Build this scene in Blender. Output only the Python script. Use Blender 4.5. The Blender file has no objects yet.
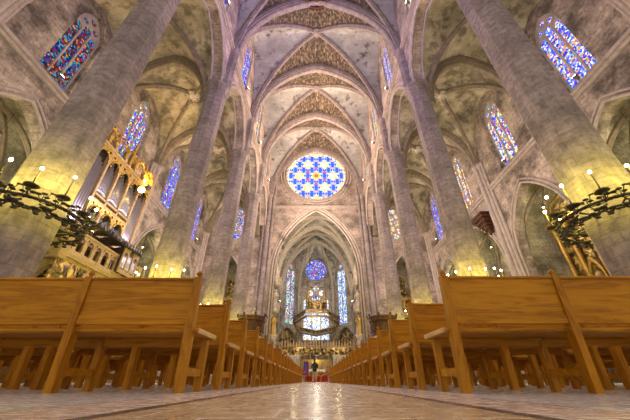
import bpy, math, random
from mathutils import Vector, Matrix, noise as mnoise
from mathutils.geometry import tessellate_polygon
random.seed(7)
S = bpy.context.scene
C = S.collection
PI = math.pi
R = math.radians

# ------------------------------------------------------------------ helpers
class MB:
    """collects faces; build() links them as one mesh object"""
    def __init__(s):
        s.v = []; s.f = []; s.m = []; s.sm = []
    def add(s, vs, fs, mi=0, smooth=False):
        o = len(s.v)
        s.v += [tuple(p) for p in vs]
        for f in fs:
            s.f.append(tuple(i + o for i in f)); s.m.append(mi); s.sm.append(smooth)
        return s
    def box(s, x0, x1, y0, y1, z0, z1, mi=0, bev=0.0):
        if bev <= 0:
            v = [(x, y, z) for z in (z0, z1) for y in (y0, y1) for x in (x0, x1)]
            s.add(v, [(0, 2, 3, 1), (4, 5, 7, 6), (0, 1, 5, 4), (2, 6, 7, 3), (0, 4, 6, 2), (1, 3, 7, 5)], mi)
        else:
            b = bev
            def ring(x0, x1, y0, y1, z, b):
                return [(x0+b, y0, z), (x1-b, y0, z), (x1, y0+b, z), (x1, y1-b, z), (x1-b, y1, z), (x0+b, y1, z), (x0, y1-b, z), (x0, y0+b, z)]
            rs = [ring(x0+b, x1-b, y0+b, y1-b, z0, b*.4), ring(x0, x1, y0, y1, z0+b, b), ring(x0, x1, y0, y1, z1-b, b), ring(x0+b, x1-b, y0+b, y1-b, z1, b*.4)]
            s.loft(rs, mi=mi, caps=True)
        return s
    def loft(s, rings, mi=0, caps=True, closed=True, smooth=False):
        n = len(rings[0]); v = []; f = []
        for r in rings: v += list(r)
        for i in range(len(rings) - 1):
            for j in range(n if closed else n - 1):
                k = (j + 1) % n
                f.append((i*n+j, i*n+k, (i+1)*n+k, (i+1)*n+j))
        if caps:
            f.append(tuple(range(n))[::-1]); f.append(tuple((len(rings)-1)*n + j for j in range(n)))
        return s.add(v, f, mi, smooth)
    def lathe(s, prof, n=12, c=(0, 0, 0), mi=0, caps=True, smooth=True, ph=0.0):
        rs = [[(c[0]+r*math.cos(2*PI*j/n+ph), c[1]+r*math.sin(2*PI*j/n+ph), c[2]+z) for j in range(n)] for r, z in prof]
        return s.loft(rs, mi, caps, True, smooth)
    def tube(s, pts, r, n=8, mi=0, caps=True, smooth=True):
        pts = [Vector(p) for p in pts]
        rr = r if isinstance(r, (list, tuple)) else [r]*len(pts)
        rs = []
        for i, p in enumerate(pts):
            t = (pts[min(i+1, len(pts)-1)] - pts[max(i-1, 0)])
            t = t.normalized() if t.length > 1e-9 else Vector((0, 0, 1))
            a = Vector((0, 0, 1)) if abs(t.z) < .9 else Vector((1, 0, 0))
            e1 = t.cross(a).normalized(); e2 = t.cross(e1).normalized()
            rs.append([p + (e1*math.cos(2*PI*j/n) + e2*math.sin(2*PI*j/n))*rr[i] for j in range(n)])
        return s.loft(rs, mi, caps, True, smooth)
    def bar(s, a, b, w, d, side=None, mi=0):
        """square bar from a to b; w along side, d across"""
        a = Vector(a); b = Vector(b); t = (b-a).normalized()
        sd = Vector(side or (1, 0, 0)); sd = (sd - t*sd.dot(t)).normalized(); o = t.cross(sd)
        q = [(-w/2, -d/2), (w/2, -d/2), (w/2, d/2), (-w/2, d/2)]
        return s.loft([[p + sd*x + o*y for x, y in q] for p in (a, b)], mi)
    def sphere(s, c, r, n=10, m=6, mi=0, sc=(1, 1, 1)):
        rs = []
        for i in range(m+1):
            th = PI*i/m; q = max(math.sin(th), 1e-3)
            rs.append([(c[0]+r*sc[0]*q*math.cos(2*PI*j/n), c[1]+r*sc[1]*q*math.sin(2*PI*j/n), c[2]-r*sc[2]*math.cos(th)) for j in range(n)])
        return s.loft(rs, mi, True, True, True)
    def sweep(s, pts, nrm, sec, mi=0, smooth=False, caps=True):
        """section (s, t): s along the horizontal vector nrm, t along nrm x tangent"""
        pts = [Vector(p) for p in pts]; nrm = Vector(nrm).normalized(); rs = []
        for i, p in enumerate(pts):
            t = (pts[min(i+1, len(pts)-1)] - pts[max(i-1, 0)]).normalized()
            m = nrm.cross(t).normalized()
            rs.append([p + nrm*a + m*b for a, b in sec])
        return s.loft(rs, mi, caps, True, smooth)
    def plate(s, fr, outer, holes=(), d0=0.0, d1=0.3, mi=0):
        """flat slab with holes. fr = (origin, U, N); points are (u, z); depth along N"""
        o, U, N = Vector(fr[0]), Vector(fr[1]).normalized(), Vector(fr[2]).normalized()
        loops = [list(outer)] + [list(h) for h in holes]
        flat = [p for l in loops for p in l]
        tris = tessellate_polygon([[Vector((p[0], p[1], 0)) for p in l] for l in loops])
        P = lambda p, d: o + U*p[0] + Vector((0, 0, p[1])) + N*d
        n = len(flat)
        v = [P(p, d0) for p in flat] + [P(p, d1) for p in flat]
        f = [tuple(t) for t in tris] + [tuple(i+n for i in t[::-1]) for t in tris]
        b = 0
        for l in loops:
            for i in range(len(l)):
                j = (i+1) % len(l)
                f.append((b+i, b+j, b+j+n, b+i+n))
            b += len(l)
        return s.add(v, f, mi)
    def build(s, name, mats, parent=None, loc=None, fixn=True):
        me = bpy.data.meshes.new(name)
        me.from_pydata(s.v, [], s.f); me.update()
        if not isinstance(mats, (list, tuple)): mats = [mats]
        for m in mats: me.materials.append(m)
        me.polygons.foreach_set('material_index', s.m)
        me.polygons.foreach_set('use_smooth', s.sm)
        if fixn:
            import bmesh
            bm = bmesh.new(); bm.from_mesh(me)
            bmesh.ops.recalc_face_normals(bm, faces=bm.faces)
            bm.to_mesh(me); bm.free()
        uv = me.uv_layers.new(name='UVMap')
        data = [0.0]*(2*len(me.loops))
        for p in me.polygons:
            nx, ny, nz = abs(p.normal.x), abs(p.normal.y), abs(p.normal.z)
            for li in p.loop_indices:
                c = me.vertices[me.loops[li].vertex_index].co
                if nz > nx*1.2 and nz > ny*1.2: a, b = c.x, c.y
                elif nx >= ny: a, b = c.y, c.z
                else: a, b = c.x, c.z
                data[2*li] = a; data[2*li+1] = b
        uv.data.foreach_set('uv', data)
        o = bpy.data.objects.new(name, me); C.objects.link(o)
        if parent is not None: o.parent = parent
        if loc is not None: o.location = loc
        return o

def tag(o, label=None, cat=None, group=None, kind=None):
    if label: o['label'] = label
    if cat: o['category'] = cat
    if group: o['group'] = group
    if kind: o['kind'] = kind
    return o
def thing(name, label, cat, loc=(0, 0, 0), rz=0.0, group=None):
    o = bpy.data.objects.new(name, None); C.objects.link(o)
    o.empty_display_size = .1
    o.location = loc; o.rotation_euler = (0, 0, rz)
    return tag(o, label, cat, group)
def dup(root, loc, rz=0.0, label=None, group=None):
    r = root.copy(); C.objects.link(r); r.location = loc; r.rotation_euler = (0, 0, rz)
    if label: r['label'] = label
    if group: r['group'] = group
    def rec(src, dst):
        for ch in kids.get(src.name, src.children):
            c = ch.copy(); C.objects.link(c); c.parent = dst
            rec(ch, c)
    rec(root, r)
    return r
kids = {}
def freeze(root):
    """remember the children lists so copying stays fast"""
    kids[root.name] = list(root.children)
    for c in root.children: freeze(c)
ONES = ['', 'first', 'second', 'third', 'fourth', 'fifth', 'sixth', 'seventh', 'eighth', 'ninth', 'tenth', 'eleventh', 'twelfth', 'thirteenth', 'fourteenth', 'fifteenth', 'sixteenth', 'seventeenth', 'eighteenth', 'nineteenth', 'twentieth']
def ordinal(n): return ONES[n] if n <= 20 else 'twenty-' + ONES[n-20]

def arc(w, h, n=14, ratio=None):
    """pointed arch from (-w, 0) over (0, h) to (w, 0)"""
    q = ratio or max(h/w, 1.12); c = (q*q-1)/2
    out = []
    for i in range(2*n+1):
        th = -1 + i/n
        # even spacing along the arc
        a1 = math.acos(c/(1+c)); s_ = a1*(1-abs(th))
        x = (1+c)*math.cos(s_) - c; z = (1+c)*math.sin(s_)/q
        out.append(((-x if th < 0 else x)*w, z*h))
    return out
def prof(u, q=1.22):
    c = (q*q-1)/2; u = min(abs(u), 1.0)
    return math.sqrt(max((1+c)**2 - (u+c)**2, 0))/q
def circ(cx, cz, r, n=32): return [(cx+r*math.cos(2*PI*i/n), cz+r*math.sin(2*PI*i/n)) for i in range(n)]
def lancet(cu, w, z0, zs, za, n=8):
    a = [(cu+x, zs+z) for x, z in arc(w, za-zs, n)]
    return [(cu-w, z0)] + a + [(cu+w, z0)]

# ------------------------------------------------------------------ materials
def new_mat(name):
    m = bpy.data.materials.new(name); m.use_nodes = True
    nt = m.node_tree; nt.nodes.clear()
    out = nt.nodes.new('ShaderNodeOutputMaterial')
    b = nt.nodes.new('ShaderNodeBsdfPrincipled'); nt.links.new(b.outputs[0], out.inputs[0])
    return m, nt, b, out
def N(nt, t, **k):
    n = nt.nodes.new(t)
    for a, v in k.items(): setattr(n, a, v)
    return n
def mix(nt, fac, a, b, mode='MIX'):
    m = N(nt, 'ShaderNodeMix', data_type='RGBA', blend_type=mode)
    for i, x in ((0, fac), (6, a), (7, b)):
        if hasattr(x, 'is_output') or hasattr(x, 'links'): nt.links.new(x, m.inputs[i])
        else: m.inputs[i].default_value = x if not isinstance(x, tuple) else (*x, 1)
    return m.outputs[2]
def ramp(nt, fac, stops, interp='LINEAR'):
    r = N(nt, 'ShaderNodeValToRGB'); cr = r.color_ramp; cr.interpolation = interp
    while len(cr.elements) < len(stops): cr.elements.new(.5)
    for e, (p, c) in zip(cr.elements, stops):
        e.position = p; e.color = (*c, 1) if isinstance(c, tuple) else (c, c, c, 1)
    nt.links.new(fac, r.inputs[0]); return r.outputs[0]
def noise(nt, vec, scale, detail=4, rough=.6, dist=0):
    n = N(nt, 'ShaderNodeTexNoise'); n.inputs['Scale'].default_value = scale
    n.inputs['Detail'].default_value = detail; n.inputs['Roughness'].default_value = rough; n.inputs['Distortion'].default_value = dist
    nt.links.new(vec, n.inputs['Vector']); return n.outputs[0]
def bump(nt, b, h, strength=.3, dist=.05):
    n = N(nt, 'ShaderNodeBump'); n.inputs['Strength'].default_value = strength; n.inputs['Distance'].default_value = dist
    nt.links.new(h, n.inputs['Height']); nt.links.new(n.outputs[0], b.inputs['Normal'])

def stone_mat(name, c1, c2, mortar, bw=1.0, bh=.42, stain=.55, rough=.9, ms=.014, mott=.68):
    m, nt, b, out = new_mat(name)
    tc = N(nt, 'ShaderNodeTexCoord')
    br = N(nt, 'ShaderNodeTexBrick'); br.inputs['Scale'].default_value = 1
    br.inputs['Brick Width'].default_value = bw; br.inputs['Row Height'].default_value = bh
    br.inputs['Mortar Size'].default_value = ms; br.inputs['Mortar Smooth'].default_value = .3; br.inputs['Bias'].default_value = 0
    br.inputs['Color1'].default_value = (*c1, 1); br.inputs['Color2'].default_value = (*c2, 1); br.inputs['Mortar'].default_value = (*mortar, 1)
    nt.links.new(tc.outputs['UV'], br.inputs['Vector'])
    n1 = noise(nt, tc.outputs['Object'], .45, 6, .65)
    n2 = noise(nt, tc.outputs['Object'], 3.5, 5, .7)
    d = ramp(nt, n1, [(.38, stain*.62), (.60, 1.05)])
    d2 = ramp(nt, n2, [(.36, mott), (.6, 1.12)])
    c = mix(nt, 1.0, br.outputs[0], d, 'MULTIPLY'); c = mix(nt, 1.0, c, d2, 'MULTIPLY')
    nt.links.new(c, b.inputs['Base Color']); b.inputs['Roughness'].default_value = rough
    bump(nt, b, n2, .5, .08)
    return m
def plain(name, col, rough=.6, metal=0.0, var=.25, scale=6):
    m, nt, b, out = new_mat(name)
    tc = N(nt, 'ShaderNodeTexCoord'); n = noise(nt, tc.outputs['Object'], scale, 5, .6)
    d = ramp(nt, n, [(.3, 1-var), (.7, 1+var*.4)])
    nt.links.new(mix(nt, 1.0, col, d, 'MULTIPLY'), b.inputs['Base Color'])
    b.inputs['Roughness'].default_value = rough; b.inputs['Metallic'].default_value = metal
    return m
def emit(name, col, s):
    m, nt, b, out = new_mat(name); nt.nodes.remove(b)
    e = N(nt, 'ShaderNodeEmission'); e.inputs[0].default_value = (*col, 1); e.inputs[1].default_value = s
    nt.links.new(e.outputs[0], out.inputs[0]); return m
def glass_mat(name, pal, scale=4.0, s=1.2, lead=.05, seed=0.0):
    """leaded stained glass, lit by the day outside: one random hue per piece"""
    m, nt, b, out = new_mat(name); nt.nodes.remove(b)
    tc = N(nt, 'ShaderNodeTexCoord'); mp = N(nt, 'ShaderNodeMapping')
    mp.inputs['Location'].default_value = (seed, seed*.7, 0); mp.inputs['Scale'].default_value = (scale, scale*.8, scale)
    nt.links.new(tc.outputs['UV'], mp.inputs[0])
    v = N(nt, 'ShaderNodeTexVoronoi', voronoi_dimensions='2D'); v.inputs['Scale'].default_value = 1
    e = N(nt, 'ShaderNodeTexVoronoi', voronoi_dimensions='2D', feature='DISTANCE_TO_EDGE'); e.inputs['Scale'].default_value = 1
    nt.links.new(mp.outputs[0], v.inputs['Vector']); nt.links.new(mp.outputs[0], e.inputs['Vector'])
    sp = N(nt, 'ShaderNodeSeparateColor'); nt.links.new(v.outputs['Color'], sp.inputs[0])
    k = len(pal)
    col = ramp(nt, sp.outputs[0], [(i/k, c) for i, c in enumerate(pal)], 'CONSTANT')
    br = ramp(nt, sp.outputs[1], [(0, .45), (1, 1.25)])
    col = mix(nt, 1.0, col, br, 'MULTIPLY')
    ld = ramp(nt, e.outputs[0], [(lead*.6, .03), (lead, 1.0)])
    col = mix(nt, 1.0, col, ld, 'MULTIPLY')
    em = N(nt, 'ShaderNodeEmission'); em.inputs[1].default_value = s
    nt.links.new(col, em.inputs[0]); nt.links.new(em.outputs[0], out.inputs[0])
    return m
def wood_mat(name, dark, mid, light, rough=.38, axis='X'):
    m, nt, b, out = new_mat(name)
    tc = N(nt, 'ShaderNodeTexCoord'); oi = N(nt, 'ShaderNodeObjectInfo')
    mp = N(nt, 'ShaderNodeMapping')
    mp.inputs['Scale'].default_value = {'X': (.55, 7, 7), 'Z': (7, 7, .55)}[axis]
    cx = N(nt, 'ShaderNodeCombineXYZ')
    ml = N(nt, 'ShaderNodeMath', operation='MULTIPLY'); ml.inputs[1].default_value = 37.0
    nt.links.new(oi.outputs['Random'], ml.inputs[0])
    for i in range(3): nt.links.new(ml.outputs[0], cx.inputs[i])
    nt.links.new(tc.outputs['Object'], mp.inputs[0]); nt.links.new(cx.outputs[0], mp.inputs['Location'])
    n1 = noise(nt, mp.outputs[0], 1.6, 5, .6, .8)
    mu = N(nt, 'ShaderNodeMath', operation='MULTIPLY'); mu.inputs[1].default_value = 9
    nt.links.new(n1, mu.inputs[0])
    fr = N(nt, 'ShaderNodeMath', operation='PINGPONG'); fr.inputs[1].default_value = 1
    nt.links.new(mu.outputs[0], fr.inputs[0])
    c = ramp(nt, fr.outputs[0], [(0, dark), (.35, mid), (1, light)])
    n2 = noise(nt, tc.outputs['Object'], 1.3, 4, .6)
    c = mix(nt, 1.0, c, ramp(nt, n2, [(.3, .78), (.7, 1.1)]), 'MULTIPLY')
    nt.links.new(c, b.inputs['Base Color']); b.inputs['Roughness'].default_value = rough
    b.inputs['Specular IOR Level'].default_value = .2
    bump(nt, b, fr.outputs[0], .05, .01)
    return m

M = {}
M['stone'] = stone_mat('limestone_ashlar', (.52, .41, .35), (.37, .295, .255), (.22, .175, .15), stain=.7)
M['column'] = stone_mat('column_limestone', (.335, .275, .262), (.275, .225, .215), (.225, .185, .175), bw=.95, bh=.38, stain=1.0, mott=.66)
M['aislestone'] = stone_mat('aisle_limestone', (.50, .405, .33), (.35, .285, .235), (.22, .18, .14), stain=.42)
M['chapel'] = stone_mat('chapel_limestone', (.47, .42, .31), (.33, .30, .23), (.22, .19, .14), stain=.7)
M['chancel'] = stone_mat('chancel_limestone', (.50, .45, .37), (.36, .325, .275), (.24, .21, .18), stain=.65)
M['rib'] = plain('rib_stone', (.27, .22, .21), .9, 0, .4, 2.0)
M['aislerib'] = plain('aisle_rib_stone', (.23, .185, .13), .9, 0, .4, 2.0)
M['moulding'] = plain('moulding_stone', (.42, .35, .31), .9, 0, .3, 2.5)
M['carved'] = plain('carved_pale_stone', (.56, .49, .40), .85, 0, .5, 5)

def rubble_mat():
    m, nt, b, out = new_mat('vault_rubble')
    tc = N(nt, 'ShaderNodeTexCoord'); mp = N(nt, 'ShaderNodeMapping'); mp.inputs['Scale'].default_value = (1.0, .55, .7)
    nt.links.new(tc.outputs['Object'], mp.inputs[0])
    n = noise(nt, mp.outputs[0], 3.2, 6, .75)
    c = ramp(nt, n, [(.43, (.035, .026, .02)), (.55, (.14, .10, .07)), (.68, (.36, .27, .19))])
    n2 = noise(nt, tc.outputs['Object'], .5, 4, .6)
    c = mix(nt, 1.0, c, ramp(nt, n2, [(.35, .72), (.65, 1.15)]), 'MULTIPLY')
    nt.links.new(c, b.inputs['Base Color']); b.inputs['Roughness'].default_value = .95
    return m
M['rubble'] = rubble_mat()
def plaster_mat(name, col, spot, lo=.36, var=.55):
    m, nt, b, out = new_mat(name)
    tc = N(nt, 'ShaderNodeTexCoord')
    n = noise(nt, tc.outputs['Object'], .75, 5, .65); n2 = noise(nt, tc.outputs['Object'], .3, 3, .6)
    c = mix(nt, 1.0, col, ramp(nt, n, [(lo, spot*.6), (lo+.11, 1.0)]), 'MULTIPLY')
    c = mix(nt, 1.0, c, ramp(nt, n2, [(.38, var), (.62, 1.12)]), 'MULTIPLY')
    br = N(nt, 'ShaderNodeTexBrick'); br.inputs['Scale'].default_value = 1
    br.inputs['Brick Width'].default_value = 1.2; br.inputs['Row Height'].default_value = .5; br.inputs['Mortar Size'].default_value = .012
    br.inputs['Color1'].default_value = (1, 1, 1, 1); br.inputs['Color2'].default_value = (.86, .86, .86, 1); br.inputs['Mortar'].default_value = (.68, .68, .68, 1)
    nt.links.new(tc.outputs['UV'], br.inputs['Vector'])
    c = mix(nt, 1.0, c, br.outputs[0], 'MULTIPLY')
    nt.links.new(c, b.inputs['Base Color']); b.inputs['Roughness'].default_value = .95
    return m
M['plaster'] = plaster_mat('vault_pale_stone', (.44, .425, .42), .45, .345, .75)
M['aislevault'] = plaster_mat('aisle_vault_stone', (.45, .39, .28), .8, .42, .5)
M['chancelvault'] = plaster_mat('chancel_vault_stone', (.46, .43, .36), .45)

M['oak'] = wood_mat('pew_oak', (.32, .120, .004), (.44, .180, .006), (.52, .23, .009), .5, 'X')
M['oakleg'] = wood_mat('pew_oak_upright', (.29, .105, .004), (.40, .158, .006), (.47, .20, .009), .5, 'Z')
M['oakworn'] = plain('worn_seat_edge', (.56, .33, .16), .4, 0, .25, 9)
M['darkwood'] = wood_mat('dark_carved_wood', (.03, .014, .008), (.08, .035, .018), (.13, .06, .03), .45, 'Z')
M['iron'] = plain('black_wrought_iron', (.075, .062, .036), .6, .3, .4, 8)
M['gold'] = plain('old_gilding', (.62, .40, .10), .38, .65, .45, 5)
M['goldwood'] = plain('gilded_wood', (.50, .345, .18), .5, .15, .45, 5)
M['honeywood'] = plain('honey_painted_wood', (.40, .285, .09), .5, 0, .35, 4)
M['bronze'] = plain('aged_bronze_gilt', (.34, .25, .15), .45, .4, .5, 3)
M['tin'] = plain('organ_pipe_tin', (.62, .62, .70), .28, .8, .15, 3)
M['darkmetal'] = plain('dark_trumpet_metal', (.06, .05, .05), .4, .5, .2, 5)
M['shadowcloth'] = plain('dark_organ_interior', (.05, .035, .03), .9, 0, .2, 4)
M['candle'] = plain('cream_candle', (.75, .66, .45), .6, 0, .1, 5)
M['bulb'] = emit('candle_bulb', (1.0, .86, .45), 26.0)
M['lens'] = emit('floodlight_lens', (1.0, .93, .80), 14.0)
M['orangelens'] = emit('added_lamp_lens', (1.0, .62, .15), 22.0)  # lens of the added organ lamps
M['lampbody'] = plain('lamp_housing', (.12, .11, .10), .5, .3, .1, 5)
def relief_mat():
    m, nt, b, out = new_mat('gilded_relief')
    tc = N(nt, 'ShaderNodeTexCoord')
    n = noise(nt, tc.outputs['Object'], 1.9, 6, .7, .6)
    c = ramp(nt, n, [(.43, (.03, .02, .01)), (.52, (.26, .17, .05)), (.60, (.78, .56, .2))])
    nt.links.new(c, b.inputs['Base Color']); b.inputs['Roughness'].default_value = .45; b.inputs['Metallic'].default_value = .35
    return m
M['relief'] = relief_mat()

BLUE = (.03, .08, .85); SKY = (.15, .42, 1.0); RED = (.85, .04, .06); ORG = (1.0, .38, .04); YEL = (1.0, .80, .15); GRN = (.05, .55, .18); WHT = (.95, .93, .85); PUR = (.28, .08, .75); NAV = (.01, .02, .30); TEAL = (.05, .45, .55); BRN = (.16, .05, .04)
GL = {
 'jewel': glass_mat('jewel_glass', [NAV, TEAL, BRN, RED, SKY, BRN, ORG, (.02, .12, .2), BLUE, BRN, (.4, .03, .05), TEAL], 7.5, .66, .08, 3.1),
 'sapphire': glass_mat('sapphire_glass', [BLUE, BLUE, SKY, WHT, (.1, .1, .9), SKY, PUR, WHT, ORG, BLUE, ORG], 8, 1.25, .05, 11.7),
 'mosaic': glass_mat('mosaic_glass', [BLUE, GRN, RED, YEL, SKY, BLUE, WHT, ORG, BLUE, PUR], 6.5, 1.2, .05, 23.3),
 'mosaic2': glass_mat('bright_mosaic_glass', [BLUE, WHT, RED, YEL, SKY, BLUE, ORG, PUR, WHT, GRN], 6.5, 1.25, .05, 77.3),
 'blue': glass_mat('blue_glass', [BLUE, PUR, SKY, BLUE, WHT, BLUE, RED, BLUE, SKY], 6, 1.3, .05, 5.9),
 'pale': glass_mat('pale_glass', [WHT, WHT, SKY, YEL, WHT, (.7, .85, 1), BLUE, WHT, (.6, .8, .9)], 4.5, 1.45, .05, 15.1),
 'cool': glass_mat('cool_glass', [WHT, SKY, TEAL, BLUE, WHT, GRN, NAV, (.75, .85, 1), RED, YEL], 5.5, 1.1, .05, 31.0),
 'cool2': glass_mat('pale_blue_glass', [WHT, SKY, (.6, .75, 1), BLUE, WHT, GRN, SKY, (.75, .85, 1), PUR, WHT], 4.5, 1.2, .05, 61.0),
 'amber': glass_mat('amber_glass', [YEL, ORG, WHT, BLUE, GRN, YEL, SKY, ORG, RED, WHT], 6, 1.25, .05, 42.5),
}
for k, c, s in (('g_blue', (.03, .10, .90), 1.25), ('g_sky', (.25, .48, 1.0), 1.3), ('g_yel', (1.0, .78, .18), 1.35), ('g_wht', (1, .95, .80), 1.35), ('g_red', (.95, .10, .08), 1.2), ('g_pink', (1.0, .45, .42), 1.2), ('g_org', (1.0, .5, .08), 1.3), ('g_pur', (.22, .08, .62), 1.1)):
    M[k] = emit('rose_' + k[2:], c, s)

def floor_mat():
    m, nt, b, out = new_mat('polished_marble_floor')
    tc = N(nt, 'ShaderNodeTexCoord'); sp = N(nt, 'ShaderNodeSeparateXYZ'); nt.links.new(tc.outputs['Object'], sp.inputs[0])
    n = noise(nt, tc.outputs['Object'], 2.6, 7, .7, .9); n2 = noise(nt, tc.outputs['Object'], 14, 5, .7)
    tan = ramp(nt, n, [(.35, (.36, .25, .135)), (.55, (.50, .37, .22)), (.7, (.58, .45, .30))])
    pink = ramp(nt, n2, [(.35, (.46, .34, .28)), (.65, (.70, .58, .50))])
    grey = ramp(nt, n, [(.35, (.44, .42, .40)), (.65, (.60, .58, .55))])
    br = N(nt, 'ShaderNodeTexBrick'); br.inputs['Scale'].default_value = 1; br.offset = 0
    br.inputs['Brick Width'].default_value = .62; br.inputs['Row Height'].default_value = .62; br.inputs['Mortar Size'].default_value = .004
    br.inputs['Color1'].default_value = (1, 1, 1, 1); br.inputs['Color2'].default_value = (.88, .88, .88, 1); br.inputs['Mortar'].default_value = (.45, .42, .4, 1)
    nt.links.new(tc.outputs['Object'], br.inputs['Vector'])
    ax = N(nt, 'ShaderNodeMath', operation='ADD'); ax.inputs[1].default_value = .25; nt.links.new(sp.outputs[0], ax.inputs[0])
    ab = N(nt, 'ShaderNodeMath', operation='ABSOLUTE'); nt.links.new(ax.outputs[0], ab.inputs[0])
    def gt(v):
        g = N(nt, 'ShaderNodeMath', operation='GREATER_THAN'); g.inputs[1].default_value = v; nt.links.new(ab.outputs[0], g.inputs[0]); return g.outputs[0]
    bi = N(nt, 'ShaderNodeTexBrick'); bi.inputs['Scale'].default_value = 1; bi.offset = .5
    bi.inputs['Brick Width'].default_value = .36; bi.inputs['Row Height'].default_value = .3; bi.inputs['Mortar Size'].default_value = .006
    bi.inputs['Color1'].default_value = (0, 0, 0, 1); bi.inputs['Color2'].default_value = (0, 0, 0, 1); bi.inputs['Mortar'].default_value = (1, 1, 1, 1)
    nt.links.new(tc.outputs['Object'], bi.inputs['Vector'])
    tan = mix(nt, bi.outputs[0], tan, (.70, .60, .46))
    c = mix(nt, gt(.56), tan, (.09, .075, .065))
    c = mix(nt, gt(.62), c, pink)
    c = mix(nt, gt(.93), c, (.16, .14, .13))
    c = mix(nt, gt(.95), c, grey)
    c = mix(nt, 1.0, c, br.outputs[0], 'MULTIPLY')
    nt.links.new(c, b.inputs['Base Color'])
    nt.links.new(ramp(nt, n2, [(.3, .16), (.7, .34)]), b.inputs['Roughness'])
    return m
M['floor'] = floor_mat()

# ------------------------------------------------------------------ key sizes
BAY = 9.8
YS = [-11.4, -1.4, 8.4, 18.0, 27.7, 37.4, 47.2]
CX = 10.1            # column axis from the nave axis
AX = 20.6            # inner face of the outer walls
CHX = 24.9           # back of the side chapels
ZSTR, ZARC, ZTOP = 32.0, 25.0, 49.0

# ------------------------------------------------------------------ floor
b = MB(); b.add([(-26, -11.6, 0), (26, -11.6, 0), (26, 72, 0), (-26, 72, 0)], [(0, 1, 2, 3)])
tag(b.build('floor', M['floor']), kind='structure')

# ------------------------------------------------------------------ walls
def FR(x, side):      # frame of a wall running along Y, its face at x, looking to the nave
    return ((x, 0, 0), (0, 1, 0), (1 if side < 0 else -1, 0, 0))
WIN_U = lambda k: (YS[k]+YS[k+1])/2
for sd, nm in ((-1, 'left'), (1, 'right')):
    # arcade and clerestory
    out = [(YS[0], ZARC)]
    for k in range(6):
        c = WIN_U(k); w = BAY/2 - .85
        out += [(c+x, ZARC+z) for x, z in arc(w, 6.0, 14)]
    out += [(YS[6], ZARC), (YS[6], ZTOP), (YS[0], ZTOP)]
    holes = [lancet(WIN_U(k), 1.25, 33.4, 41.0, 43.6) for k in range(2, 6)]
    b = MB(); b.plate(FR(sd*9.6, sd), out, holes, -1.1, 0.0)
    tag(b.build('wall_nave_' + nm, M['stone']), kind='structure')
    # outer wall with the chapel arches and the tall windows
    out = [(YS[0], 0)]
    for k in range(6):
        c = WIN_U(k)
        out += [(c-3.7, 0)] + [(c+x, 11.0+z) for x, z in arc(3.7, 6.3, 12)] + [(c+3.7, 0)]
    out += [(YS[6], 0), (YS[6], 33.5), (YS[0], 33.5)]
    holes = [lancet(WIN_U(k) + (0 if k > 2 else .2), 1.55 if k > 2 else 1.4, 20.3, 27.0, 29.6) for k in range(2, 6)]
    b = MB(); b.plate(FR(sd*AX, sd), out, holes, -1.0, 0.0)
    tag(b.build('wall_' + nm, M['aislestone']), kind='structure')
    # side chapels: back wall and partitions
    b = MB(); x0, x1 = sorted((sd*CHX, sd*(CHX+.4)))
    b.box(x0, x1, YS[0], YS[6], 0, 18.5)
    xa, xb = sorted((sd*(AX+1.0), sd*CHX))
    for y in YS: b.box(xa, xb, y-.6, y+.6, 0, 18.5)
    tag(b.build('wall_chapel_' + nm, M['chapel']), kind='structure')
    # string courses
    b = MB(); xa, xb = sorted((sd*9.6, sd*9.25)); b.box(xa, xb, YS[0], YS[6], ZSTR-.15, ZSTR+.18)
    xa, xb = sorted((sd*9.6, sd*9.42)); b.box(xa, xb, YS[0], YS[6], ZSTR-.35, ZSTR-.15)
    tag(b.build('trim_nave_' + nm, M['moulding']), kind='structure')
    b = MB(); xa, xb = sorted((sd*AX, sd*(AX-.35))); b.box(xa, xb, YS[0], YS[6], 19.5, 19.8)
    xa, xb = sorted((sd*AX, sd*(AX-.18))); b.box(xa, xb, YS[0], YS[6], 19.2, 19.5)
    tag(b.build('trim_aisle_' + nm, M['moulding']), kind='structure')
    # mouldings round the chapel and arcade arches
    b = MB()
    for k in range(6):
        c = WIN_U(k)
        for q, (dw, r) in enumerate(((.0, .13), (.42, .10))):
            pts = [(sd*(AX-.03), c-3.7-dw, 0)] + [(sd*(AX-.03), c+x*(1+dw/3.7), 11+z*(1+dw/6.3)) for x, z in arc(3.7, 6.3, 12)] + [(sd*(AX-.03), c+3.7+dw, 0)]
            b.tube(pts, r, 6)
    tag(b.build('trim_chapel_arches_' + nm, M['moulding']), kind='structure')
    b = MB()
    for k in range(6):
        c = WIN_U(k)
        for dw, xo, r in ((.0, 9.6, .14), (.45, 9.58, .12), (0, 10.7, .14)):
            b.tube([(sd*xo, c+x*(1+dw/3.7), ZARC+z*(1+dw/6)) for x, z in arc(BAY/2-.85, 6.0, 14)], r, 6)
    tag(b.build('trim_arcade_' + nm, M['moulding']), kind='structure')

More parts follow.
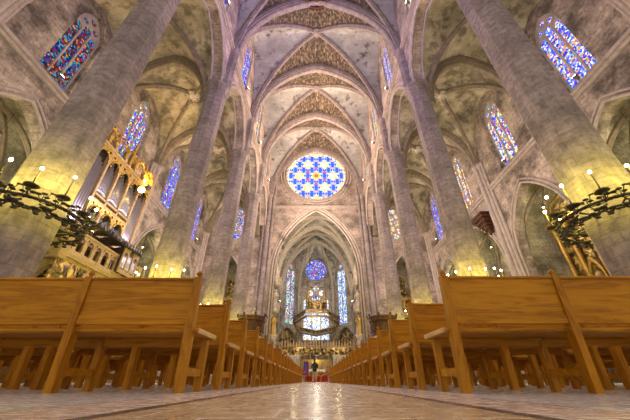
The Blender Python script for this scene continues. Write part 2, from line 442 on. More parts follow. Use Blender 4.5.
# east wall: triumphal arch, great rose, two small roses, two apse arches
RZ = 37.75
FE = ((0, 47.2, 0), (1, 0, 0), (0, -1, 0))
CA = [(x, 16.4+z) for x, z in arc(7.8, 13.0, 18)]
APS = lambda c: [(c-3.0, 0)] + [(c+x, 12.5+z) for x, z in arc(3.0, 7.0, 10)] + [(c+3.0, 0)]
out = [(-AX-1, 0)] + APS(-15.3) + [(-7.8, 0)] + CA + [(7.8, 0)] + APS(15.3) + [(AX+1, 0), (AX+1, 33.5), (10.7, 33.5), (10.7, ZTOP), (-10.7, ZTOP), (-10.7, 33.5), (-AX-1, 33.5)]
b = MB(); b.plate(FE, out, [circ(0, RZ, 6.35, 64), circ(-15.7, 26.0, 3.6), circ(15.7, 26.0, 3.6)], -1.2, 0.0)
tag(b.build('wall_east', M['stone']), kind='structure')
def ring_trim(bm, c, r, rr, n=64, axis='y'):
    for R_, q in rr:
        bm.tube([(c[0]+R_*math.cos(2*PI*i/n), c[1], c[2]+R_*math.sin(2*PI*i/n)) for i in range(n+1)], q, 6, caps=False)
b = MB(); ring_trim(b, (0, 47.2, RZ), 6, ((6.4, .16), (6.85, .2), (7.45, .16)))
b.box(-9.3, 9.3, 46.85, 47.2, ZSTR-2.6, ZSTR-2.25); b.box(-9.3, 9.3, 47, 47.2, ZSTR-2.85, ZSTR-2.6)
for sx in (-1, 1):
    b.box(sx*8.2-.12, sx*8.2+.12, 47.05, 47.2, ZSTR-2.3, 41)
    ring_trim(b, (sx*15.7, 47.2, 26.0), 2.5, ((3.65, .12), (3.95, .12)), 32)
tag(b.build('trim_east_rose', M['moulding']), kind='structure')
b = MB()
for dw, yo, r in ((0, 47.2, .2), (.45, 47.16, .16), (-.35, 47.7, .18), (-.1, 48.3, .2)):
    f = 1+dw/7.8
    b.tube([(-7.8*f, yo, 0)] + [(x*f, yo, 16.4+(z-16.4)*(1+dw/13)) for x, z in CA] + [(7.8*f, yo, 0)], r, 6)
for sx in (-1, 1):
    b.tube([(sx*15.3-3, 47.2, 0)] + [(sx*15.3+x, 47.2, 12.5+z) for x, z in arc(3, 7, 10)] + [(sx*15.3+3, 47.2, 0)], .16, 6)
tag(b.build('trim_triumphal_arch', M['moulding']), kind='structure')
# apse chapels behind the two aisles
for sx, nm in ((-1, 'left'), (1, 'right')):
    b = MB(); c = sx*15.3
    b.box(c-3.6, c-3.0, 48.4, 54, 0, 21); b.box(c+3.0, c+3.6, 48.4, 54, 0, 21); b.box(c-3.6, c+3.6, 54, 54.5, 0, 21); b.box(c-3.6, c+3.6, 48.4, 54.5, 21, 21.4)
    tag(b.build('wall_apse_' + nm, M['chapel']), kind='structure')

# chancel walls
PA = [(-8.3, 63.8), (-4.35, 69.0), (4.35, 69.0), (8.3, 63.8)]  # chancel and furnishings scaled up about the camera, factor folded into the numbers
for sx, nm in ((-1, 'left'), (1, 'right')):
    b = MB(); xa, xb = sorted((sx*8.3, sx*9.1)); b.box(xa, xb, 48.4, 63.8, 0, 32)
    tag(b.build('wall_chancel_' + nm, M['chancel']), kind='structure')
def wall_frame(p, q):
    mx, my = (p[0]+q[0])/2, (p[1]+q[1])/2
    U = Vector((q[0]-p[0], q[1]-p[1], 0)); L = U.length; U.normalize()
    Nn = Vector((U.y, -U.x, 0))           # towards the nave for p -> q running left to right
    return ((mx, my, 0), tuple(U), tuple(Nn)), L
FA = {}
for (p, q), nm in (((PA[0], PA[1]), 'apse_north'), ((PA[2], PA[3]), 'apse_south')):
    fr, L = wall_frame(p, q); FA[nm] = fr
    out = [(-L/2, 0), (L/2, 0), (L/2, 32), (-L/2, 32)]
    b = MB(); b.plate(fr, out, [lancet(.5 if 'north' in nm else -.5, 1.5, 11.0, 23.6, 27.0), lancet(0, 2.9, .01, 6.8, 10.3)], -.8, 0)
    o, U, Nn = map(Vector, fr)
    b2 = MB(); b2.plate(fr, lancet(0, 2.85, .02, 6.8, 10.25), [], -.75, -.55)
    tag(b.build('wall_' + nm, M['chancel']), kind='structure')
    g = b2.build('niche_screen', M['relief']); tag(g, 'dark gilded screen filling the arch on the %s side of the apse' % ('left' if 'north' in nm else 'right'), 'screen', 'gilded niche screens')
FB, LB = wall_frame(PA[1], PA[2])
b = MB(); b.plate(FB, [(-LB/2, 0), (LB/2, 0), (LB/2, 32), (-LB/2, 32)], [circ(0, 24.4, 2.85, 40), lancet(0, 3.1, 7.9, 16.8, 21.0)], -.8, 0)
tag(b.build('wall_apse_end', M['chancel']), kind='structure')

# ------------------------------------------------------------------ vaults
def groin(b, x0, x1, y0, y1, zs, zc, bulge, n=14, q=1.22, mats=(0, 1)):
    """cross vault over one bay; web by web so the groins stay sharp"""
    cx, cy, hx, hy = (x0+x1)/2, (y0+y1)/2, (x1-x0)/2, (y1-y0)/2
    def P(u, v):
        z = zs + (zc-zs)*max(prof(u, q), prof(v, q)) + bulge*(1-u*u)*(1-v*v)
        return (cx+u*hx, cy+v*hy, z)
    for web in range(4):
        vs = []; fs = []
        for i in range(n+1):
            t = i/n                                  # 0 at boss, 1 at the edge
            for j in range(n+1):
                s_ = (-1 + 2*j/n)*t
                u, v = ((t, s_), (-t, s_), (s_, t), (s_, -t))[web]
                vs.append(P(u, v))
        for i in range(n):
            for j in range(n):
                a = i*(n+1)+j
                fs.append((a, a+1, a+n+2, a+n+1))
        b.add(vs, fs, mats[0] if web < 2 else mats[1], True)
    return P
def rib_section(w, d):
    return [(-w/2, .15), (-w/2, -d*.45), (-w*.22, -d*.8), (-w*.16, -d), (w*.16, -d), (w*.22, -d*.8), (w/2, -d*.45), (w/2, .15)]
def diag_ribs(parent, P, hx, hy, w, d, mat, n=18):
    for sx in (1, -1):
        b = MB()
        pts = [Vector(P(-1+2*i/n, sx*(-1+2*i/n))) for i in range(n+1)]
        dr = Vector((hx, sx*hy, 0)).normalized(); nr = Vector((-dr.y, dr.x, 0))
        # n x tangent must point up
        t = (pts[n//2+1]-pts[n//2]); m = nr.cross(t)
        if m.z < 0: nr = -nr
        b.sweep(pts, nr, rib_section(w, d)); b.build('rib', mat, parent)
def boss(parent, p, r, mat):
    b = MB(); b.lathe([(r*.9, 0.0), (r, -.25), (r*.85, -.42), (r*.55, -.5), (r*.5, -.62), (r*.2, -.68)], 14)
    for i in range(10):
        a = 2*PI*i/10; b.sphere((r*.82*math.cos(a), r*.82*math.sin(a), -.42), r*.22, 6, 4)
    b.build('boss', mat, parent, p)
def span_arch(name, p0, p1, zs, zc, w, d, mat, q=1.22, extra=True):
    """transverse arch between two points"""
    a = Vector((p0[0], p0[1], 0)); c = Vector((p1[0], p1[1], 0)); n = 30
    pts = []
    for x, z in arc(1.0, zc-zs, n//2, q): 
        t = (x+1)/2; pts.append(a.lerp(c, t)+Vector((0, 0, zs+z)))
    dr = (c-a).normalized(); nr = Vector((-dr.y, dr.x, 0))
    if nr.cross(pts[n//2+1]-pts[n//2-1]).z < 0: nr = -nr
    sec = [(-w/2, .3), (-w/2, -d*.35), (-w*.4, -d*.35), (-w*.4, -d*.6), (-w*.28, -d*.66), (-w*.28, -d*.86), (-w*.16, -d), (w*.16, -d), (w*.28, -d*.86), (w*.28, -d*.66), (w*.4, -d*.6), (w*.4, -d*.35), (w/2, -d*.35), (w/2, .3)]
    b = MB(); b.sweep(pts, nr, sec)
    return tag(b.build(name, mat), kind='structure')
ai = 1
for k in range(6):
    y0, y1 = YS[k], YS[k+1]
    b = MB(); P = groin(b, -9.6, 9.6, y0, y1, ZSTR, 44.9, 1.5, 16)
    o = tag(b.build('ceiling_nave_%d' % k, [M['plaster'], M['rubble']]), kind='structure')
    diag_ribs(o, P, 9.6, BAY/2, .55, .5, M['rib'], 24); boss(o, P(0, 0), .75, M['rib'])
    for sd in (-1, 1):
        x0, x1 = sorted((sd*10.7, sd*AX))
        b = MB(); P = groin(b, x0, x1, y0, y1, 23.0, 30.6, .7, 12)
        o = tag(b.build('ceiling_aisle_%s_%d' % ('left' if sd < 0 else 'right', k), [M['aislevault'], M['aislevault']]), kind='structure')
        diag_ribs(o, P, (x1-x0)/2, BAY/2, .42, .4, M['aislerib']); boss(o, P(0, 0), .8, M['carved'])
        x0, x1 = sorted((sd*(AX+1.0), sd*CHX))
        b = MB(); P = groin(b, x0, x1, y0+.6, y1-.6, 11.0, 17.3, .2, 8)
        o = tag(b.build('ceiling_chapel_%s_%d' % ('left' if sd < 0 else 'right', k), [M['chapel'], M['chapel']]), kind='structure')
        diag_ribs(o, P, (x1-x0)/2, BAY/2-.6, .35, .35, M['aislerib']); boss(o, P(0, 0), .45, M['aislerib'])
for k in range(1, 7):
    y = YS[k] if k < 6 else YS[k]-.35
    span_arch('trim_%d' % ai, (-9.6, y), (9.6, y), ZSTR, 44.8, 1.15 if k < 6 else .7, .9, M['rib']); ai += 1
    for sd in (-1, 1):
        span_arch('trim_%d' % ai, (sd*10.7, y), (sd*AX, y), 23.0, 30.6, 1.0, .8, M['aislerib']); ai += 1
# chancel vault: two cross-vaulted bays, then the apse
CZ = 30.3
for k, (y0, y1) in enumerate(((48.4, 56.1), (56.1, 63.8))):
    b = MB(); P = groin(b, -8.3, 8.3, y0, y1, 17.0, CZ-.3, .3, 12)
    o = tag(b.build('ceiling_chancel_%d' % k, [M['chancelvault'], M['chancelvault']]), kind='structure')
    diag_ribs(o, P, 8.3, 3.85, .45, .45, M['carved']); boss(o, P(0, 0), .5, M['carved'])
    span_arch('trim_%d' % ai, (-8.3, y1), (8.3, y1), 17.0, CZ-.3, .8, .7, M['carved']); ai += 1
b = MB(); A0 = Vector((0, 63.8, 0)); nn = 12
for (p, q) in ((PA[0], PA[1]), (PA[1], PA[2]), (PA[2], PA[3])):
    p = Vector((*p, 0)); q = Vector((*q, 0)); vs = []; fs = []
    for i in range(nn+1):
        t = i/nn
        for j in range(nn+1):
            s_ = -1+2*j/nn
            w = p.lerp(q, (s_+1)/2); xy = w.lerp(A0, t)
            H = CZ-17.3; hw = 11.0+(H-11.0)*t
            vs.append((xy.x, xy.y, 17.3+max(H*prof(1-t), hw*prof(s_))))
    for i in range(nn):
        for j in range(nn):
            a = i*(nn+1)+j; fs.append((a, a+1, a+nn+2, a+nn+1))
    b.add(vs, fs, 0, True)
o = tag(b.build('ceiling_apse', M['chancelvault']), kind='structure')
for q in PA:
    b = MB(); q = Vector((*q, 0)); d = (q-A0).normalized(); nr = Vector((-d.y, d.x, 0))
    pts = [q.lerp(A0, i/14)+Vector((0, 0, 17.3+(CZ-17.3)*prof(1-i/14))) for i in range(15)]
    if nr.cross(pts[8]-pts[6]).z < 0: nr = -nr
    b.sweep(pts, nr, rib_section(.45, .45)); b.build('rib', M['carved'], o)
    b = MB(); b.lathe([(.3, 0), (.3, 17.2), (.45, 17.3), (.45, 17.7)], 8, (q.x*.97, q.y-.25, 0)); b.build('shaft', M['carved'], o)

# ring of carved leaves on the crown of the second transverse arch
t = thing('carved_roof_crown', 'dark toothed ring at the crown of the nave vault', 'roof boss', (0, 17.0, 43.8))
b = MB(); b.tube([(1.5*math.cos(2*PI*i/32), 1.5*math.sin(2*PI*i/32), 0) for i in range(33)], .22, 8, caps=False)
b.lathe([(1.4, .1), (1.3, .35), (.4, .5)], 24); b.build('ring', M['darkwood'], t)
for i in range(24):
    a = 2*PI*i/24; b = MB(); b.sphere((1.72*math.cos(a), 1.72*math.sin(a), -.02), .19, 6, 4, 0, (1, 1, 1.3)); b.build('tooth', M['darkwood'], t)

# ------------------------------------------------------------------ columns
def octo(r, z): return [(r*math.cos(PI/8+PI/4*j), r*math.sin(PI/8+PI/4*j), z) for j in range(8)]
def ring_prof(p): return [octo(r, z) for r, z in p]
def column(k, sd):
    side = 'left' if sd < 0 else 'right'
    lab = {0: 'octagonal stone column beside the camera', 1: 'huge nearest octagonal stone column rising out of the picture', 2: 'second octagonal stone column, candle ring just above the pews', 3: 'third octagonal stone column, slender', 4: 'farthest octagonal stone column, next to the great arch'}[k-1]
    t = thing('stone_column', '%s, %s side' % (lab, side), 'column', (sd*CX, YS[k], 0), 0, 'stone columns of the nave')
    t['kind'] = 'thing'
    b = MB(); b.loft(ring_prof([(1.3, 0), (1.3, .5), (1.2, .6), (1.2, 1.0), (1.02, 1.15), (1.05, 1.3), (.93, 1.4)])); b.build('base', M['column'], t)
    b = MB(); b.loft(ring_prof([(.93, 1.4), (.93, 24.3)])); b.build('shaft', M['column'], t)
    b = MB(); b.loft(ring_prof([(.93, 24.3), (1.02, 24.38), (1.0, 24.55), (1.08, 24.9), (1.28, 25.15), (1.28, 25.45)])); b.build('capital', M['column'], t)
    b = MB()                                               # wall shaft up to the vault
    q = [(-.55, 0), (-.42, .5), (0, .75), (.42, .5), (.55, 0)]
    b.loft([[(-sd*(.45+d), y, z) for y, d in q] for z in (25.3, 32.0)])
    b.build('wall_shaft', M['column'], t)
    b = MB(); b.loft([[(-sd*(.4+d*f), y*f, z) for y, d in q] for z, f in ((31.4, 1.0), (31.6, 1.12), (32.0, 1.35), (32.25, 1.4))]); b.build('upper_capital', M['rib'], t)
    return t
for k in range(1, 6):
    for sd in (-1, 1): column(k, sd)
# responds on the outer walls: clusters of thin shafts
for k in range(1, 7):
    for sd in (-1, 1):
        b = MB()
        for dy, dx, r in ((0, .5, .28), (-.42, .3, .2), (.42, .3, .2), (-.75, .12, .16), (.75, .12, .16)):
            yy = YS[k]+dy - (.4 if k == 6 else 0)
            b.lathe([(r*1.5, 0), (r*1.5, .9), (r, 1.1), (r, 22.8), (r*1.5, 23.0), (r*1.6, 23.5)], 8, (sd*(AX-dx), yy, 0))
        b.box(*sorted((sd*(AX-.25), sd*AX)), YS[k]-.8-(.4 if k == 6 else 0), YS[k]+.8-(.4 if k == 6 else 0), 0, 23.4)
        tag(b.build('trim_%d' % ai, M['moulding']), kind='structure'); ai += 1
for sx in (-1, 1):       # responds flanking the great arch
    b = MB()
    for dx, r in ((0, .5), (.75, .3), (-.75, .3)):
        b.lathe([(r*1.4, 0), (r*1.4, 1), (r, 1.2), (r, 31.6), (r*1.4, 32), (r*1.4, 32.3)], 8, (sx*9.2+dx, 46.9, 0))
    tag(b.build('trim_%d' % ai, M['column']), kind='structure'); ai += 1

# ------------------------------------------------------------------ windows
wn = [1]
def window(fr, label, cu, w, z0, zs, za, lights, glass, depth=-.5):
    n = wn[0]; wn[0] += 1
    holes = []; g = .15 if w > 1.27 else .1
    lw = (2*w - g*(lights+1))/lights
    for i in range(lights):
        c = cu - w + g + lw/2 + i*(lw+g)
        mid = (lights-1)/2
        top = (zs + .3 + (.6 if abs(i-mid) < .3 else 0)) if lights > 2 else zs - .1
        holes.append(lancet(c, lw/2, z0+.15, top-.5, top, 5))
    H = za-zs
    if lights == 3:
        for dx, dz, r in ((-.43*w, .41*H, .21*w), (.43*w, .41*H, .21*w), (0, .68*H, .22*w)):
            holes.append(circ(cu+dx, zs+dz, r, 14))
    elif lights == 2:
        holes.append(circ(cu, zs+.25*H, .34*w, 14))
    b = MB(); b.plate(fr, lancet(cu, w, z0, zs, za), holes, depth-.12, depth+.12)
    o = tag(b.build('window_%d' % n, M['moulding']), label, None, None, 'structure')
    b = MB(); b.plate(fr, lancet(cu, w-.02, z0+.02, zs, za-.03), [], depth-.04, depth)
    b.build('glass', GL[glass], o)
    return o
AHEAD = ['bay behind the camera', 'bay beside the camera', 'first bay ahead', 'second bay ahead', 'third bay ahead', 'fourth bay ahead']
for k, gl, gr in ((2, 'jewel', 'sapphire'), (3, 'mosaic', 'mosaic2'), (4, 'blue', 'amber'), (5, 'blue', 'blue')):
    for sd, g_ in ((-1, gl), (1, gr)):
        sn = 'left' if sd < 0 else 'right'
        window(FR(sd*AX, sd), 'three-light stained glass window of the %s aisle, %s' % (sn, AHEAD[k]), WIN_U(k) + (0 if k > 2 else .2), 1.55 if k > 2 else 1.4, 20.3, 27.0, 29.6, 3, g_)
for k, gl, gr in ((2, 'blue', 'amber'), (3, 'blue', 'sapphire'), (4, 'amber', 'amber'), (5, 'amber', 'amber')):
    for sd, g_ in ((-1, gl), (1, gr)):
        sn = 'left' if sd < 0 else 'right'
        window(FR(sd*9.6, sd), 'slender clerestory window high in the %s nave wall, %s' % (sn, AHEAD[k]), WIN_U(k), 1.25, 33.4, 41.0, 43.6, 2, g_, -.22)

# the great rose: a lattice of small triangles in stars
def great_rose():
    Rr = 6.3; L = .57*Rr; a = L/8; n = 17
    mats = ['g_yel', 'g_wht', 'g_red', 'g_blue', 'g_sky', 'g_pink', 'g_org', 'g_pur']; ix = {m: i for i, m in enumerate(mats)}
    b = MB()
    e1 = Vector((1, 0)); e2 = Vector((.5, math.sqrt(3)/2)); h6 = [Vector((math.cos(R(60*i)), math.sin(R(60*i)))) for i in range(6)]
    lat = [(e1*i+e2*j)*L for i in range(-4, 5) for j in range(-4, 5)]
    lat = [p for p in lat if p.length < 1.5*Rr]
    mids = [p+h*L/2 for p in lat for h in h6[:3]]
    cens = [p+(e1*f+e2*f)*L for p in lat for f in (1/3, 2/3)]
    for i in range(-n-8, n+9):
        for j in range(-n-8, n+9):
            for tri in (((0, 0), (1, 0), (0, 1)), ((1, 0), (1, 1), (0, 1))):
                ps = [(e1*(i+x)+e2*(j+y))*a for x, y in tri]
                c = (ps[0]+ps[1]+ps[2])/3
                if c.length > Rr-.1: continue
                dl = min(lat, key=lambda p: (p-c).length); d1 = (dl-c).length
                dm = min((p-c).length for p in mids); dc = min((p-c).length for p in cens)
                if d1 < L*.12: k = 'g_red' if dl.length < .1 else 'g_wht'
                elif d1 < L*.26: k = 'g_org' if dl.length < .1 else ('g_yel' if (i+j) % 3 else 'g_wht')
                elif dm < L*.225: k = ('g_blue', 'g_sky', 'g_blue', 'g_blue')[(i*2+j+tri[0][0]) % 4]
                elif dc < L*.11: k = 'g_red' if c.length < Rr*.5 else 'g_pink'
                else: k = ('g_wht', 'g_yel', 'g_pink', 'g_yel')[(i+2*j+tri[0][0]) % 4]
                if c.length > Rr*.93: k = 'g_yel' if (i+j) % 2 else 'g_wht'
                q = [c+(p-c)*.92 for p in ps]
                b.add([(p.x, 47.62, RZ+p.y) for p in q], [(0, 1, 2)], ix[k])
    lead = MB(); lead.plate(FE, circ(0, RZ, 6.36, 48), [], -.62, -.45)
    o = tag(lead.build('window_%d' % wn[0], M['moulding']), 'great round rose window of blue and yellow stars over the far arch', None, None, 'structure'); wn[0] += 1
    b.build('glass', [M[m] for m in mats], o)
great_rose()
def wheel(fr, cu, cz, r, glass, label, spokes=12, depth=-.5):
    holes = [circ(cu, cz, r*.22, 14)]
    for rr, hr, n, off in ((.44, .15, 8, 0), (.77, .17, spokes, .5)):
        for i in range(n):
            a = 2*PI*(i+off)/n
            holes.append(circ(cu+r*rr*math.cos(a), cz+r*rr*math.sin(a), r*hr, 12))
    b = MB(); b.plate(fr, circ(cu, cz, r, 40), holes, depth-.1, depth+.1)
    o = tag(b.build('window_%d' % wn[0], M['moulding']), label, None, None, 'structure'); wn[0] += 1
    b = MB(); b.plate(fr, circ(cu, cz, r-.03, 40), [], depth-.03, depth+.02); b.build('glass', GL[glass], o)
wheel(FE, -15.7, 26.0, 3.6, 'mosaic', 'round stained glass window at the far end of the left aisle')
wheel(FE, 15.7, 26.0, 3.6, 'amber', 'round stained glass window at the far end of the right aisle')
wheel(FB, 0, 24.4, 2.85, 'blue', 'round violet-blue rose window high at the back of the apse', 14)
window(FA['apse_north'], 'tall narrow pale stained glass window on the left of the apse', .5, 1.5, 11.0, 23.6, 27.0, 2, 'cool', -.2)
window(FA['apse_south'], 'tall narrow blue and green stained glass window on the right of the apse', -.5, 1.5, 11.0, 23.6, 27.0, 2, 'cool2', -.2)
window(FB, 'broad pale window at the centre of the apse behind the canopy', 0, 3.1, 7.9, 16.8, 21.0, 3, 'pale', -.3)

# ------------------------------------------------------------------ pews
BL = 2.1
def make_pew():
    t = thing('church_pew', 'x', 'pew', (0, 0, 0), 0, 'oak pews of the nave')
    # local: x across, rear foot at y = 0, seat towards +y, back leans to -y
    yb = lambda z: -.085*z
    xs = (.03, BL/2, BL-.03)
    for x in xs:
        b = MB(); q = .032
        b.loft([[(x-q, y0+yb(z)*1.0, z), (x+q, y0+yb(z), z), (x+q, y1+yb(z), z), (x-q, y1+yb(z), z)] for z, y0, y1 in ((0, -.035, .045), (.46, -.035, .05), (.915, -.03, .03))])
        p = b.build('post', M['oakleg'], t)
        b = MB(); b.lathe([(.018, 0), (.014, .012), (.026, .03), (.028, .042), (.018, .058), (.004, .066)], 10, (x, yb(.915), .913)); b.build('finial', M['oakleg'], p)
        b = MB(); b.bar((x, .43, 0), (x, .41, .43), .06, .06); b.build('leg', M['oakleg'], t)
        b = MB(); b.box(x-.02, x+.02, .035, .40, .12, .18); b.build('stretcher', M['oak'], t)
    b = MB(); b.box(-.03, BL+.03, -.02, .50, .445, .48, 0, .012); b.build('seat', M['oak'], t)
    for xa in (-.045, BL+.031):
        b = MB(); b.box(xa, xa+.014, -.01, .50, .444, .484, 0, .004); b.build('seat_edge', M['oakworn'], t)
    for i in range(2):
        x0, x1 = xs[i]+.032, xs[i+1]-.032
        b = MB(); b.loft([[(x0, yb(z)-.012, z), (x1, yb(z)-.012, z), (x1, yb(z)+.012, z), (x0, yb(z)+.012, z)] for z in (.575, .89)]); b.build('backrest', M['oak'], t)
        b = MB(); b.loft([[(x0, yb(z)-.024, z), (x1, yb(z)-.024, z), (x1, yb(z)+.024, z), (x0, yb(z)+.024, z)] for z in (.505, .575)]); b.build('lower_rail', M['oak'], t)
        b = MB(); b.box(x0, x1, .385, .41, .375, .444); b.build('apron', M['oak'], t)
        b = MB(); b.box(x0, x1, yb(.9)-.028, yb(.9)+.028, .885, .91, 0, .008); b.build('top_rail', M['oak'], t)
    return t
pew = make_pew(); freeze(pew); used = False
XL, XR = -1.31, .915
rank = ['at the aisle end', 'second from the aisle', 'third from the aisle']
for sd in (-1, 1):
    sn = 'left' if sd < 0 else 'right'
    for blk, rows in ((0, 23), (1, 13), (2, 8)):
        for r_ in range(rows):
            if blk == 2 and r_ < 2: continue
            y = 2.68 + 1.06*r_ - (.04 if sd > 0 else 0)
            x = XR + blk*(BL+.24) if sd > 0 else XL - BL - blk*(BL+.24)
            x += random.uniform(-.012, .012); y += random.uniform(-.02, .02); rz = R(random.uniform(-.5, .5))
            lab = 'oak pew %s, %s row from the camera, %s of the aisle' % (rank[blk], ordinal(r_+1), sn)
            if not used:
                used = True; pew.location = (x, y, 0); pew.rotation_euler = (0, 0, rz); pew['label'] = lab
            else: dup(pew, (x, y, 0), rz, lab)

# ------------------------------------------------------------------ candle rings on the columns
def make_ring():
    t = thing('candle_ring', 'x', 'candle ring', (0, 0, 0), 0, 'iron candle rings round the columns')
    RR = 1.5; n = 12; rnd = random.Random(3)
    b = MB()
    b.tube([(RR*math.cos(2*PI*i/48), RR*math.sin(2*PI*i/48), 0) for i in range(49)], .045, 6, caps=False)
    b.tube([(RR*math.cos(2*PI*i/48), RR*math.sin(2*PI*i/48), -.32+.03*math.sin(i*1.3)) for i in range(49)], .035, 6, caps=False)
    for i in range(8):
        a = 2*PI*i/8+PI/8; b.tube([(.84*math.cos(a), .84*math.sin(a), -.1), (RR*math.cos(a), RR*math.sin(a), -.1)], .03, 6)
    b.build('hoop', M['iron'], t)
    for i in range(24):
        a = 2*PI*i/24+.1; c, s_ = math.cos(a), math.sin(a); q = 1 if i % 2 else -1; w = .3
        b = MB(); pts = []
        for j in range(9):
            th = j/8*4.6; rr = .17*(1-.55*j/8)
            da = (q*(rr*math.sin(th)))/RR; z = -.16-.17+rr*math.cos(th)
            pts.append((RR*1.03*math.cos(a+da), RR*1.03*math.sin(a+da), z))
        b.tube(pts, .034, 5)
        for (da, dz, sz) in ((.09, -.25, .13), (-.08, -.04, .12), (.03, -.5, .1), (-.03, -.34, .12), (.06, .1, .09), (-.1, -.42, .08), (.0, .2, .1), (.1, .3, .07), (-.09, .14, .1), (.13, -.1, .1)):
            aa = a+da*q
            b.tube([(RR*1.03*c, RR*1.03*s_, -.1 if dz > -.2 else -.3), (RR*1.05*math.cos(aa), RR*1.05*math.sin(aa), dz)], .016, 4)
            b.sphere((RR*1.05*math.cos(aa), RR*1.05*math.sin(aa), dz), sz*1.1, 6, 4, 0, (.85, .85, .35))
        b.build('scroll', M['iron'], t)
    for i in range(n):
        a = 2*PI*i/n + .13; up = rnd.uniform(.12, .34); ro = RR + rnd.uniform(.0, .2)
        c, s_ = math.cos(a), math.sin(a)
        b = MB(); b.tube([(RR*c, RR*s_, 0), (ro*c*1.04, ro*s_*1.04, up*.4), (ro*c, ro*s_, up)], .022, 6); arm = b.build('arm', M['iron'], t)
        b = MB(); b.lathe([(.03, -.05), (.18, -.02), (.22, .03), (.20, .035), (.05, .0)], 12, (ro*c, ro*s_, up)); b.build('drip_pan', M['iron'], arm)
        h = rnd.uniform(.5, .85)
        b = MB(); b.lathe([(.026, 0), (.02, h)], 8, (ro*c, ro*s_, up)); b.build('candle', M['iron'], t)
        b = MB(); b.sphere((ro*c, ro*s_, up+h+.05), .05, 8, 6, 0, (1, 1, 1.3)); b.build('bulb', M['bulb'], t)
    return t
ring = make_ring(); freeze(ring); first = True
RINGZ = 5.0
for k in (2, 3, 4, 5):
    for sd in (-1, 1):
        sn = 'left' if sd < 0 else 'right'
        lab = 'black iron candle ring round the %s column on the %s side' % (('nearest', 'second', 'third', 'fourth')[k-2], sn)
        p = (sd*CX, YS[k], RINGZ)
        if first:
            first = False; ring.location = p; ring['label'] = lab; r_ = ring
        else: r_ = dup(ring, p, R(17*k if sd > 0 else 0), lab)
        for i in range(6):
            a = 2*PI*i/6+.3
            l = bpy.data.lights.new('candle_glow', 'POINT'); l.energy = 105; l.color = (1, .85, .10); l.shadow_soft_size = .12
            lo = bpy.data.objects.new('candle_glow', l); C.objects.link(lo)
            lo.location = (p[0]+1.8*math.cos(a), p[1]+1.8*math.sin(a), RINGZ+.85)

# ------------------------------------------------------------------ floodlights
def flood(loc, aim, label, col, power, angle, size=.18, lens='lens', blend=.8, radius=.35, group='floodlights on the ledges'):
    t = thing('floodlight', label, 'lamp', loc, 0, group)
    d = (Vector(aim)-Vector(loc)).normalized()
    b = MB(); a = Vector((0, 0, 0)); q = d*.28
    b.tube([a-d*.1, a, q], [size*.5, size*.8, size], 10); b.bar((0, 0, -.25), (0, 0, .02), .06, .06); b.build('housing', M['lampbody'], t)
    b = MB(); b.tube([q, q+d*.03], [size*.92, size*.9], 10); b.build('lens', M[lens], t)
    l = bpy.data.lights.new('flood_beam', 'SPOT'); l.energy = power; l.color = col; l.spot_size = R(angle); l.spot_blend = blend; l.shadow_soft_size = radius
    lo = bpy.data.objects.new('flood_beam', l); C.objects.link(lo)
    lo.location = Vector(loc)+d*.75; lo.rotation_euler = d.to_track_quat('-Z', 'Y').to_euler()
    return t
LAV = (.60, .36, 1.0); SOFT = (.88, 1.0, .66); PEACH = (1.0, .72, .50); WARM = (1.0, .82, .52); NEUT = (1.0, .9, .8)
for k in range(0, 6):
    for sd in (-1, 1):
        sn = 'left' if sd < 0 else 'right'
        col = (LAV if sd > 0 else SOFT) if k <= 2 else ((1, .76, .64) if k == 3 else PEACH)
        flood((sd*9.15, WIN_U(k), ZSTR+.45), (-sd*6.0, WIN_U(k), 41.5), 'small floodlight on the clerestory ledge of the %s nave wall, %s' % (sn, AHEAD[k]), col, ((2700 if sd > 0 else 520) if k == 2 else (1300 if sd > 0 else 500)) if k < 3 else (3600 if k == 3 else 9000), 105)
        flood((sd*(AX-.6), WIN_U(k), 20.05), (sd*14.5, WIN_U(k), 30), 'small floodlight on the window ledge of the %s aisle, %s' % (sn, AHEAD[k]), WARM, 300 if k < 3 else 600, 150)

# ------------------------------------------------------------------ fill lights added with no lamp, then the chapel pendants
def point(loc, col, e, r=.6):
    l = bpy.data.lights.new('fill_light', 'POINT'); l.energy = e; l.color = col; l.shadow_soft_size = r
    o = bpy.data.objects.new('fill_light', l); C.objects.link(o); o.location = loc

for y in (2.0, 13.0): point((0, y, 9.5), (1.0, .84, .80), 330, .8)  # low fill added to lift the near columns
for k in range(0, 6):
    point((0, WIN_U(k), 29.0 if k < 3 else 24.0), (.60, .42, 1.0) if k < 3 else (1, .77, .60), (260 if k < 2 else 2000) if k < 3 else (1400 if k == 3 else 3600), 1.2)  # tinted nave fill, added without a lamp
    for sd in (-1, 1): point((sd*14.6, WIN_U(k), 15.0), (1.0, .80, .78), 110 if k < 2 else (320 if k == 2 else 620), 1.0)  # aisle fill added to brighten the outer walls
for k in range(0, 6):  # only the left first-bay lamp is known; the rest are added for light
    for sd in (-1, 1):
        t = thing('pendant_fill_lamp', 'small fill lamp on a chain in a side chapel, %s aisle, %s' % ('left' if sd < 0 else 'right', AHEAD[k]), 'lamp', (sd*22.4, WIN_U(k)+.8, 14.8), 0, 'chapel pendant lamps')
        b = MB(); b.tube([(0, 0, .3), (0, 0, 2.2)], .02, 5); b.build('chain', M['iron'], t)
        b = MB(); b.lathe([(.05, .34), (.16, .25), (.22, .1), (.24, .08)], 10); b.build('shade', M['iron'], t)
        b = MB(); b.sphere((0, 0, .03), .07, 8, 6); b.build('bulb', M['bulb'], t)
        point((sd*22.4, WIN_U(k)+.8, 14.2), (.95, .88, .35) if (sd < 0 and k == 1) else (1, .86, .52), 190, .25)
